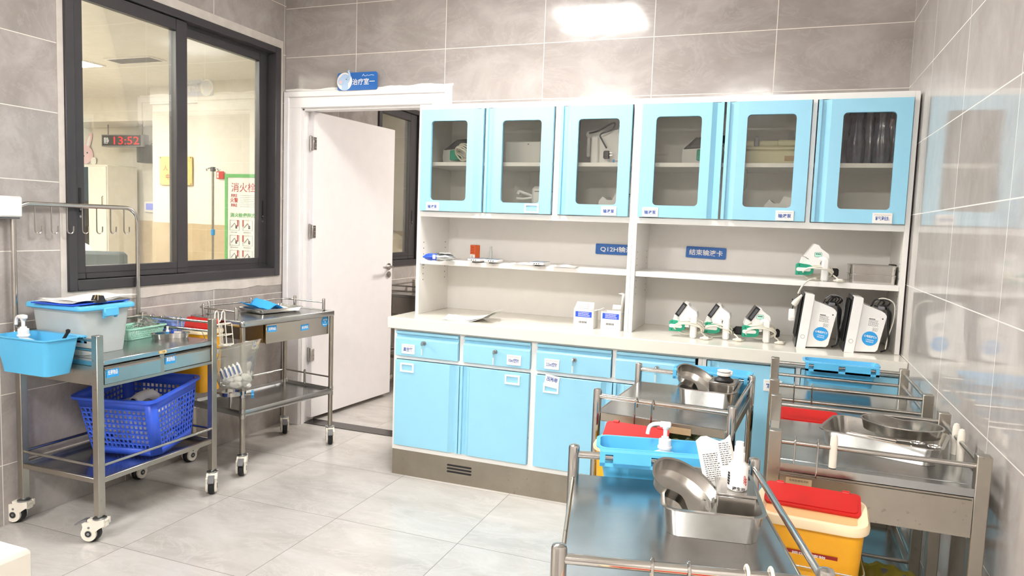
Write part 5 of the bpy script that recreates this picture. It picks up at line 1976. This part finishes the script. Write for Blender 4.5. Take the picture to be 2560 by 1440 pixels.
def desk_pump(label, loc, rz, clamp=True):
    t = thing('infusion_pump', label, 'infusion pump', loc, rz, 'infusion pumps in the wall cabinets')
    m = MB()
    m.prism([(-.06, 0), (.06, 0), (.065, .05), (.062, .1), (-.005, .1), (-.062, .06), (-.066, .03)], 'white_plastic', 'x', -.085, .085)
    m.build('body', t, (0, 0, 0), smooth=25)
    m = MB()
    a_, b_ = Vector((0, -.063, .0615)), Vector((0, .002, .1085))
    m.loft([[(-.08, a_.y, a_.z), (.08, a_.y, a_.z), (.07, b_.y, b_.z), (-.07, b_.y, b_.z)], [(-.08, a_.y + .003, a_.z - .004), (.08, a_.y + .003, a_.z - .004), (.07, b_.y + .003, b_.z - .008), (-.07, b_.y + .003, b_.z - .008)]], 'screen_dark')
    m.loft([[(-.06, -.052, .0706), (-.01, -.052, .0706), (-.01, -.012, .0996), (-.055, -.012, .0996)], [(-.06, -.052, .0696), (-.01, -.052, .0696), (-.01, -.012, .0986), (-.055, -.012, .0986)]], 'screen_grey')
    m.build('screen', t)
    if clamp:
        m = MB(); m.rbox(.0, -.105, .012, .035, -.068, .052, .004, 'clamp_green'); m.build('pole_clamp', t)
        m = MB()
        coil(m, .075, -.085, .038, .035, .03, 4, .0034, 'cord_cream', 12)
        m.build('power_cord', t)
    return t


desk_pump('white pump with dark screen and green clamp behind the first glass door', (-1.655, 3.67, ST), math.radians(-22)).scale = (1.3, 1.3, 1.35)
desk_pump('pump with dark screen half hidden behind the fourth glass door', (-.345, 3.67, ST), math.radians(-25)).scale = (1.3, 1.3, 1.35)
m = MB(); m.rbox(-.10, -.03, 0, .10, .03, .125, .004, 'white_steel'); m.cyl((.03, -.0305, .11), (.03, -.0312, .11), .003, 'ink', n=8)
tag(m.build('white_carton', None, (-1.315, 3.66, ST)), 'plain white metal box behind the second glass door', 'box')


def hook_device(label, loc, rz):
    t = thing('feeding_pump', label, 'medical device', loc, rz)
    m = MB(); m.rbox(-.045, -.05, 0, .075, .05, .115, .012, 'white_plastic'); m.build('body', t)
    m = MB(); m.rbox(.0, -.0535, .02, .02, -.0501, .105, .003, 'screen_blue'); m.box(-.03, -.0512, .092, .06, -.0506, .094, 'ink'); m.build('front_panel', t)
    for z in (.02, .075):
        m = MB()
        m.tube(spline([(-.045, -.02, z), (-.08, -.03, z + .012), (-.1, -.03, z + .018), (-.108, -.03, z + .008)], 5), .006, 'white_plastic', n=8)
        m.tube(spline([(-.045, -.02, z - .005), (-.085, -.03, z - .012), (-.112, -.03, z - .01)], 5), .005, 'white_plastic', n=8)
        m.build('hook_handle', t)
    return t


hook_device('white device with two hook handles low behind the second glass door', (-1.17, 3.60, SF), 0).scale = (1.3, 1.2, 1.3)
t = thing('feeding_pump', 'white handled device with black power cords behind the third glass door', 'medical device', (-.835, 3.62, ST), 0)
t.scale = (1.15, 1, 1.25)
m = MB()
m.prism([(-.07, 0), (.09, 0), (.1, .04), (.1, .13), (.05, .14), (-.06, .11)], 'white_plastic', 'y', -.06, .06)
m.rbox(-.075, -.075, 0, -.04, -.061, .11, .006, 'white_plastic')
m.rbox(-.11, -.03, .11, .09, .01, .135, .008, 'white_plastic'); m.rbox(-.105, -.025, .03, -.09, .005, .11, .004, 'white_plastic')
m.build('body', t, smooth=30)
m = MB()
m.tube(spline([(-.09, -.05, .125), (-.04, -.085, .13), (.0, -.09, .15), (.03, -.085, .16), (.02, -.085, .135), (-.03, -.09, .115), (-.02, -.095, .09), (.0, -.095, .06)], 6), .0035, 'cord_black', n=7)
m.tube(spline([(.05, -.08, .15), (.055, -.085, .11), (.08, -.085, .08), (.1, -.08, .05)], 6), .0035, 'cord_black', n=7)
m.build('power_cord', t)
m = MB(); m.rbox(-.012, -.105, .018, .014, -.085, .05, .004, 'cord_black'); m.box(.014, -.098, .03, .026, -.094, .034, 'zinc'); m.box(.014, -.098, .04, .026, -.094, .044, 'zinc'); m.build('plug', t)
m = MB(); m.box(.02, -.0615, .004, .07, -.0605, .02, 'paper'); m.text('检测合格', .006, (.048, -.062, .012), 'ink_red'); m.box(.022, -.062, .006, .032, -.0616, .018, 'label_blue'); m.build('tag_sticker', t)


def small_device(label, loc, rz, screen=True):
    t = thing('syringe_device', label, 'medical device', loc, rz, 'small devices low in the wall cabinets')
    m = MB(); m.prism([(-.06, 0), (.07, 0), (.07, .055), (.0, .07), (-.012, .05), (-.03, .05), (-.045, .06), (-.06, .045)], 'white_plastic', 'y', -.04, .04); m.build('body', t, smooth=30)
    m = MB(); m.rbox(.008, -.044, .02, .06, -.0401, .045, .002, 'white_plastic'); m.box(.02, -.03, .0672, .06, .03, .069, 'screen_blue') if screen else m.box(.0, -.045, .004, .025, -.0441, .016, 'label_blue'); m.build('panel', t)
    return t


small_device('cream notched device low behind the third glass door', (-.775, 3.60, SF), math.radians(-8)).scale = (1.5, 1.4, 1.7)
small_device('cream notched device low behind the fifth glass door', (.01, 3.60, SF), math.radians(-6), False).scale = (1.4, 1.4, 1.7)
t = thing('syringe_pump', 'old beige syringe pump on the shelf behind the fifth glass door', 'syringe pump', (-.06, 3.62, ST))
t.scale = (1, 1, 1.35)
m = MB(); m.rbox(-.13, -.06, 0, .13, .06, .05, .006, 'beige_body'); m.rbox(-.135, -.062, .0505, .135, .062, .062, .004, 'beige_body'); m.rbox(.02, -.05, .0625, .12, .04, .085, .006, 'beige_body'); m.build('body', t)
m = MB(); m.cyl((-.13, -.01, .075), (.02, -.01, .075), .011, 'beige_body', n=16); m.rbox(-.085, -.03, .0625, -.06, .015, .10, .006, 'grey_plastic'); m.prism([(.06, .0855), (.1, .0855), (.09, .112), (.075, .115)], 'grey_plastic', 'y', -.03, .0); m.build('plunger_drive', t)
m = MB(); m.box(.055, -.0625, .012, .1, -.0605, .03, 'tan_plate'); m.box(.108, -.0625, .008, .122, -.0605, .036, 'screen_blue'); m.build('type_plate', t)
t = thing('infusion_bag', 'empty infusion bag hanging at the left behind the fifth glass door', 'infusion bag', (-.185, 3.56, SF))
m = MB(); m.loft([at(scl(ellipse(.022, .007, 16), f, f), z) for f, z in ((.5, .14), (1, .16), (1.05, .2), (.9, .24), (.4, .25))], 'bag_film'); m.tube(spline([(0, 0, .14), (.01, 0, .08), (.0, 0, .02), (.03, 0, .006)], 5), .002, 'clear_plastic', n=6)
m.tube([(0, 0, .2495), (0, .004, .262)], .0012, 'cord_cream', n=5)
tag(m.build('bag', t, smooth=60), 'x', 'x') and None
for key in ('label', 'category'):
    if key in t.children[0]:
        del t.children[0][key]
rr = random.Random(6)
for k in range(6):
    x, y = .19 + .05 * k, 3.56 + (.05 if k % 2 else 0)
    t = thing('humidifier_bottle', ('first', 'second', 'third', 'fourth', 'fifth', 'sixth')[k] + ' dark bagged bottle from the left behind the last glass door', 'bottle', (x, y, ST), group='bagged humidifier bottles')
    m = MB(); m.lathe([(0, 0), (.026, 0), (.028, .005), (.028, .11), (.02, .125), (.018, .15), (.022, .152), (.022, .17), (0, .172)], 'bag_dark', n=18); m.build('bottle', t)
    m = MB()
    rings = []
    for r_, z in ((.029, .001), (.034, .02), (.035, .1), (.03, .15), (.026, .19), (.034, .23)):
        rings.append([((r_ + .004 * math.sin(6 * q + z * 50 + k)) * math.cos(q), (r_ + .003 * math.sin(7 * q + k)) * math.sin(q), z) for q in [2 * PI * j / 28 for j in range(28)]])
    m.loft(rings, 'bag_dark', cap1=False); m.build('wrapping', t, smooth=70)
    if k in (1, 3):
        m = MB(); m.rbox(-.02, -.0385, .11 + .06 * (k == 3), .02, -.037, .16 + .06 * (k == 3), .0005, 'soft_pink'); m.lines(-.016, .12 + .06 * (k == 3), .016, .15 + .06 * (k == 3), 4, -.039, 'ink_grey'); m.build('paper_tag', t, rot=(0, .35 if k == 3 else -.3, 0))

# ------------------------------------------------------------------ the nurse station behind the window
t = thing('led_clock', 'hanging black clock board with red digits reading 13:52', 'clock', (-7.09, 6.2, 2.152), math.radians(4))
m = MB(); m.rbox(-.30, -.04, -.068, .30, .04, .068, .004, 'ink_grey'); m.box(-.285, -.0415, -.058, .26, -.0401, .058, 'led_black'); m.build('case', t)
m = MB(); m.text('13:52', .09, (.06, -.043, 0), 'led_red', w=.36, bold=.01); m.build('digits', t)
m = MB(); m.text('静', .075, (-.225, -.043, 0), 'led_white', bold=.01); m.build('character', t)
for x in (-.24, .24):
    m = MB(); m.cyl((x, 0, .0685), (x, 0, .183), .006, 'grey_plastic', n=8); m.build('hanging_rod', t)
t = thing('wall_speaker', 'black wall speaker beside the hanging clock', 'speaker', (-6.84, 6.36, 2.01))
m = MB(); m.rbox(-.085, -.16, -.1, .085, -.02, .1, .01, 'led_black'); m.build('cabinet', t)
m = MB(); m.rbox(-.02, -.02, -.03, .02, .03, .03, .003, 'grey_plastic'); m.build('bracket', t)
m = MB(); m.tube(spline([(-.02, -.02, .1), (-.0, .02, .16), (.04, .025, .19)], 5), .004, 'cord_black', n=6); m.build('cable', t)
t = thing('call_display', 'small white wall panel with lit violet screen below the speaker', 'display', (-6.93, 6.376, 1.412))
m = MB(); m.rbox(-.075, -.0, -.065, .075, .022, .065, .006, 'white_plastic'); m.build('case', t)
m = MB(); m.box(-.045, -.001, -.035, .07, -.0002, .04, 'tablet_glow'); m.build('screen', t)
t = thing('wall_plaque', 'golden wall plaque with dark characters on the column', 'plaque', (-5.705, 5.588, 1.77))
m = MB(); m.rbox(-.208, -.012, -.142, .208, 0, .142, .002, 'gold')
for sx in (-.195, .195):
    for sz in (-.13, .13):
        m.cyl((sx, -.012, sz), (sx, -.016, sz), .008, 'steel_tray', n=12)
m.build('plate', t)
m = MB(); m.text('人', .06, (-.13, -.0125, .03), 'red_print', bold=.01); m.text('中', .06, (-.10, -.0125, -.06), 'red_print', bold=.01); m.build('lettering', t)
t = thing('hydrant_board', 'white fire hydrant instruction board with green taped edge', 'poster', (-4.53, 5.36, 1.15), 0)
m = MB(); m.rbox(-.335, -.02, -.62, .335, .02, .575, .004, 'board_white'); m.build('board', t)
m = MB()
m.box(-.337, -.024, -.62, -.305, -.0205, .577, 'green_tape'); m.box(-.305, -.024, .545, .337, -.0205, .577, 'green_tape'); m.box(.305, -.024, -.62, .337, -.0205, .545, 'green_tape')
m.build('tape_border', t)
m = MB()
m.text('消火栓', .085, (-.125, -.022, .455), 'ink_red', w=.275, bold=.0)
m.text('FIRE', .028, (-.23, -.022, .379), 'ink_red'); m.text('火警', .044, (-.23, -.022, .337), 'ink_red'); m.text('FIRE', .028, (-.23, -.022, .29), 'ink_red')
m.text('消火栓使用方法', .042, (-.105, -.022, .2), 'green_tape', w=.34, bold=.03)
for r_ in range(3):
    for c_ in range(2):
        bx_, bz_ = -.225 + .15 * c_, .105 - .14 * r_
        for a_, b_, c2_, d2_ in ((-.055, -.048, .055, -.0455), (-.055, .0455, .055, .048), (-.055, -.0455, -.0525, .0455), (.0525, -.0455, .055, .0455)):
            m.box(bx_ + a_, -.022, bz_ + b_, bx_ + c2_, -.0205, bz_ + d2_, 'ink_grey')
        m.tube([(bx_ - .04, -.022, bz_ - .02), (bx_, -.022, bz_ + .02), (bx_ + .03, -.022, bz_ - .02)], .003, 'ink_grey', n=5)
        m.rbox(bx_ + .01, -.023, bz_ - .03, bx_ + .03, -.0205, bz_ + .0, .001, 'ink'); m.rbox(bx_ + (.03 if c_ == 0 else -.06), -.023, bz_ - .01, bx_ + (.045 if c_ == 0 else -.045), -.0205, bz_ + .05, .001, 'ink_red')
        m.lines(bx_ - .045, bz_ - .072, bx_ + .045, bz_ - .058, 1, -.0215, 'ink_grey')
m.lines(-.16, .27, .02, .39, 7, -.0215, 'ink_grey', th=.15)
m.build('print', t)
t = thing('exit_sign', 'small red wall sign partly hidden by the hydrant board', 'sign', (-4.99, 5.408, 1.72))
m = MB(); m.rbox(-.04, -.006, -.035, .05, 0, .035, .002, 'ink_red'); m.box(-.03, -.007, -.025, -.01, -.0061, .025, 'paper'); m.text('火', .03, (-.02, -.0075, 0), 'ink_red'); m.build('plate', t)
t = thing('drip_stand', 'steel drip stand with hooked top in front of the station wall', 'drip stand', (-4.785, 5.1, 0))
m = MB(); m.cyl((0, 0, .08), (0, 0, 1.75), .011, 'steel_tray', n=12); m.build('pole', t)
m = MB()
for a_ in (0, 90, 180, 270):
    c_, s_ = math.cos(math.radians(a_)), math.sin(math.radians(a_))
    m.tube(spline([(0, 0, 1.75), (.05 * c_, .05 * s_, 1.757), (.07 * c_, .07 * s_, 1.735), (.08 * c_, .08 * s_, 1.75)], 4), .004, 'steel_tray', n=6)
m.rbox(-.02, -.02, 1.73, .02, .02, 1.77, .006, 'grey_plastic'); m.build('hook_head', t)
m = MB(); m.lathe([(.0115, 1.16), (.018, 1.165), (.018, 1.21), (.0115, 1.215)], 'label_blue', n=14); m.build('height_collar', t)
m = MB()
for a_ in range(5):
    c_, s_ = math.cos(a_ * 1.257), math.sin(a_ * 1.257)
    m.tube([(0, 0, .09), (.25 * c_, .25 * s_, .05)], .012, 'steel_tray', n=8); m.lathe([(0, 0), (.022, .004), (.022, .04), (0, .045)], 'rubber_black', (.25 * c_, .25 * s_, 0), n=12)
m.build('foot_star', t)
t = thing('tall_cabinet', 'pale tall cabinet with dark glass strip at the left of the station', 'cabinet', (-7.29, 6.12, 0))
m = MB(); m.rbox(-.25, -.2, 0, .25, .2, 1.86, .006, 'cream_wall'); m.build('carcass', t)
m = MB(); m.rbox(-.115, -.212, .1, -.035, -.2005, 1.83, .002, 'led_black'); m.build('glass_strip', t)
m = MB(); m.rbox(-.025, -.215, .02, .245, -.2005, 1.84, .003, 'cream_wall'); m.tube([(.2, -.217, 1.4), (.2, -.23, 1.41), (.2, -.23, 1.5), (.2, -.217, 1.51)], .006, 'steel_tray'); m.build('door', t)
t = thing('rabbit_sticker', 'pink cartoon rabbit sticker on the far wall over the tall cabinet', 'wall sticker', (-7.98, 6.388, 2.04))
t.scale = (1.35, 1, 1.1)


def flat2(pts, mm, y):
    q.prism(pts, mm, 'y', y - .001, y)


q = MB()
for s in (-1, 1):
    e_ = [(x * math.cos(s * -.35) - z * math.sin(s * -.35) + s * .065, x * math.sin(s * -.35) + z * math.cos(s * -.35) + .12) for x, z in ellipse(.032, .1, 24)]
    flat2(e_, 'soft_pink', -.001)
    flat2([(a_ * .5 + s * .065 * .5, (b_ - .12) * .7 + .12) for a_, b_ in e_], 'ink_red' if False else 'paper', -.0025)
flat2(ellipse(.12, .105, 36, 0, -.02), 'soft_pink', -.004)
for x in (-.045, .05):
    flat2(ellipse(.008, .009, 12, x, 0), 'ink', -.0055)
flat2(ellipse(.016, .011, 14, .0, -.035), 'ink', -.0055)
flat2(ellipse(.035, .042, 20, .125, -.09), 'paper', -.0055)
q.build('rabbit_picture', t)
t = thing('office_chair', 'dark grey office chair back seen low through the station window', 'chair', (-5.49, 4.5, .0), math.radians(24))
m = MB(); m.rbox(-.26, -.03, .62, .26, .03, 1.0, .03, 'chair_grey'); m.build('backrest', t)
m = MB(); m.rbox(-.23, .04, .43, .23, .5, .5, .03, 'chair_grey'); m.build('seat', t)
m = MB(); m.tube(spline([(0, .2, .44), (0, .0, .46), (0, .04, .55), (0, .0305, .64)], 4), .02, 'cord_black'); m.cyl((0, .25, .1), (0, .25, .43), .025, 'cord_black'); m.build('column', t)
m = MB()
for k in range(5):
    c_, s_ = math.cos(k * 1.257), math.sin(k * 1.257)
    m.tube([(0, .25, .1), (.26 * c_, .25 + .26 * s_, .06)], .018, 'cord_black'); m.lathe([(0, 0), (.025, .005), (.025, .05), (0, .055)], 'rubber_black', (.26 * c_, .25 + .26 * s_, 0), n=12)
m.build('foot_star', t)
t = thing('papers_on_chair', 'white coat draped beside the grey chair at the left station pane', 'coat', (-6.38, 5.02, .55), 0)
m = MB()
m.loft([[((r_ + .02 * math.sin(5 * q_ + z * 9)) * math.cos(q_), .6 * r_ * math.sin(q_), z) for q_ in [2 * PI * k / 24 for k in range(24)]] for r_, z in ((.2, 0), (.2, .2), (.19, .38), (.12, .46), (.05, .49))], 'paper')
m.build('cloth', t, smooth=60)
t.name = 'white_coat'
m = MB(); m.lathe([(.18, 0), (.18, .02), (.04, .03), (.04, .53), (.1, .54), (0, .5495)], 'grey_plastic', n=16)
tag(m.build('coat_stool', None, (-6.38, 5.02, 0)), 'grey pedestal under the white coat, left of the office chair', 'stool')
t = thing('ceiling_vent', 'grey slatted ceiling vent seen through the left window pane', 'vent', (-5.09, 4.555, 2.5995))
m = MB(); m.box(-.25, -.09, -.01, .25, -.075, 0, 'white_steel'); m.box(-.25, .075, -.01, .25, .09, 0, 'white_steel'); m.box(-.25, -.075, -.01, -.235, .075, 0, 'white_steel'); m.box(.235, -.075, -.01, .25, .075, 0, 'white_steel'); m.build('frame', t)
for k in range(6):
    m = MB(); m.box(-.235, -.071 + .025 * k, -.008, .235, -.054 + .025 * k, -.005, 'grey_plastic'); m.build('slat', t)

# beyond the door: things on and behind the far trolley
m = MB()
rr = random.Random(4)
for k in range(9):
    x, y, z = rr.uniform(-.1, .1), rr.uniform(-.05, .05), .02 + .05 * rr.random()
    m.rbox(x - .035, y - .02, max(0, z - .02), x + .035, y + .02, z + .02, .01, 'clear_plastic' if k % 2 else 'paper')
tag(m.build('supply_heap', None, (-2.66, 5.25, .7605), smooth=60), 'heap of clear and white supply packs on the next-room trolley', 'supplies')
t = thing('bed_bundle', 'rumpled cream bedding seen through the next-room window', 'bedding', (-3.75, 6.0, .85))
m = MB()
rings = []
for i in range(9):
    f = math.sin(PI * (i + .6) / 9.6)
    rings.append([(-.5 + 1.0 * i / 8, (.26 * f + .03 * math.sin(4 * q_ + i)) * math.cos(q_), .24 * f * math.sin(q_) + .22 + .03 * math.sin(3 * q_ + i * 2)) for q_ in [2 * PI * k / 20 for k in range(20)]])
m.loft(rings, 'blanket'); m.build('blanket', t, smooth=70)
m = MB(); m.rbox(-.55, -.3, -.85, .55, .3, -.06, .02, 'white_steel'); m.build('bed_frame', t)
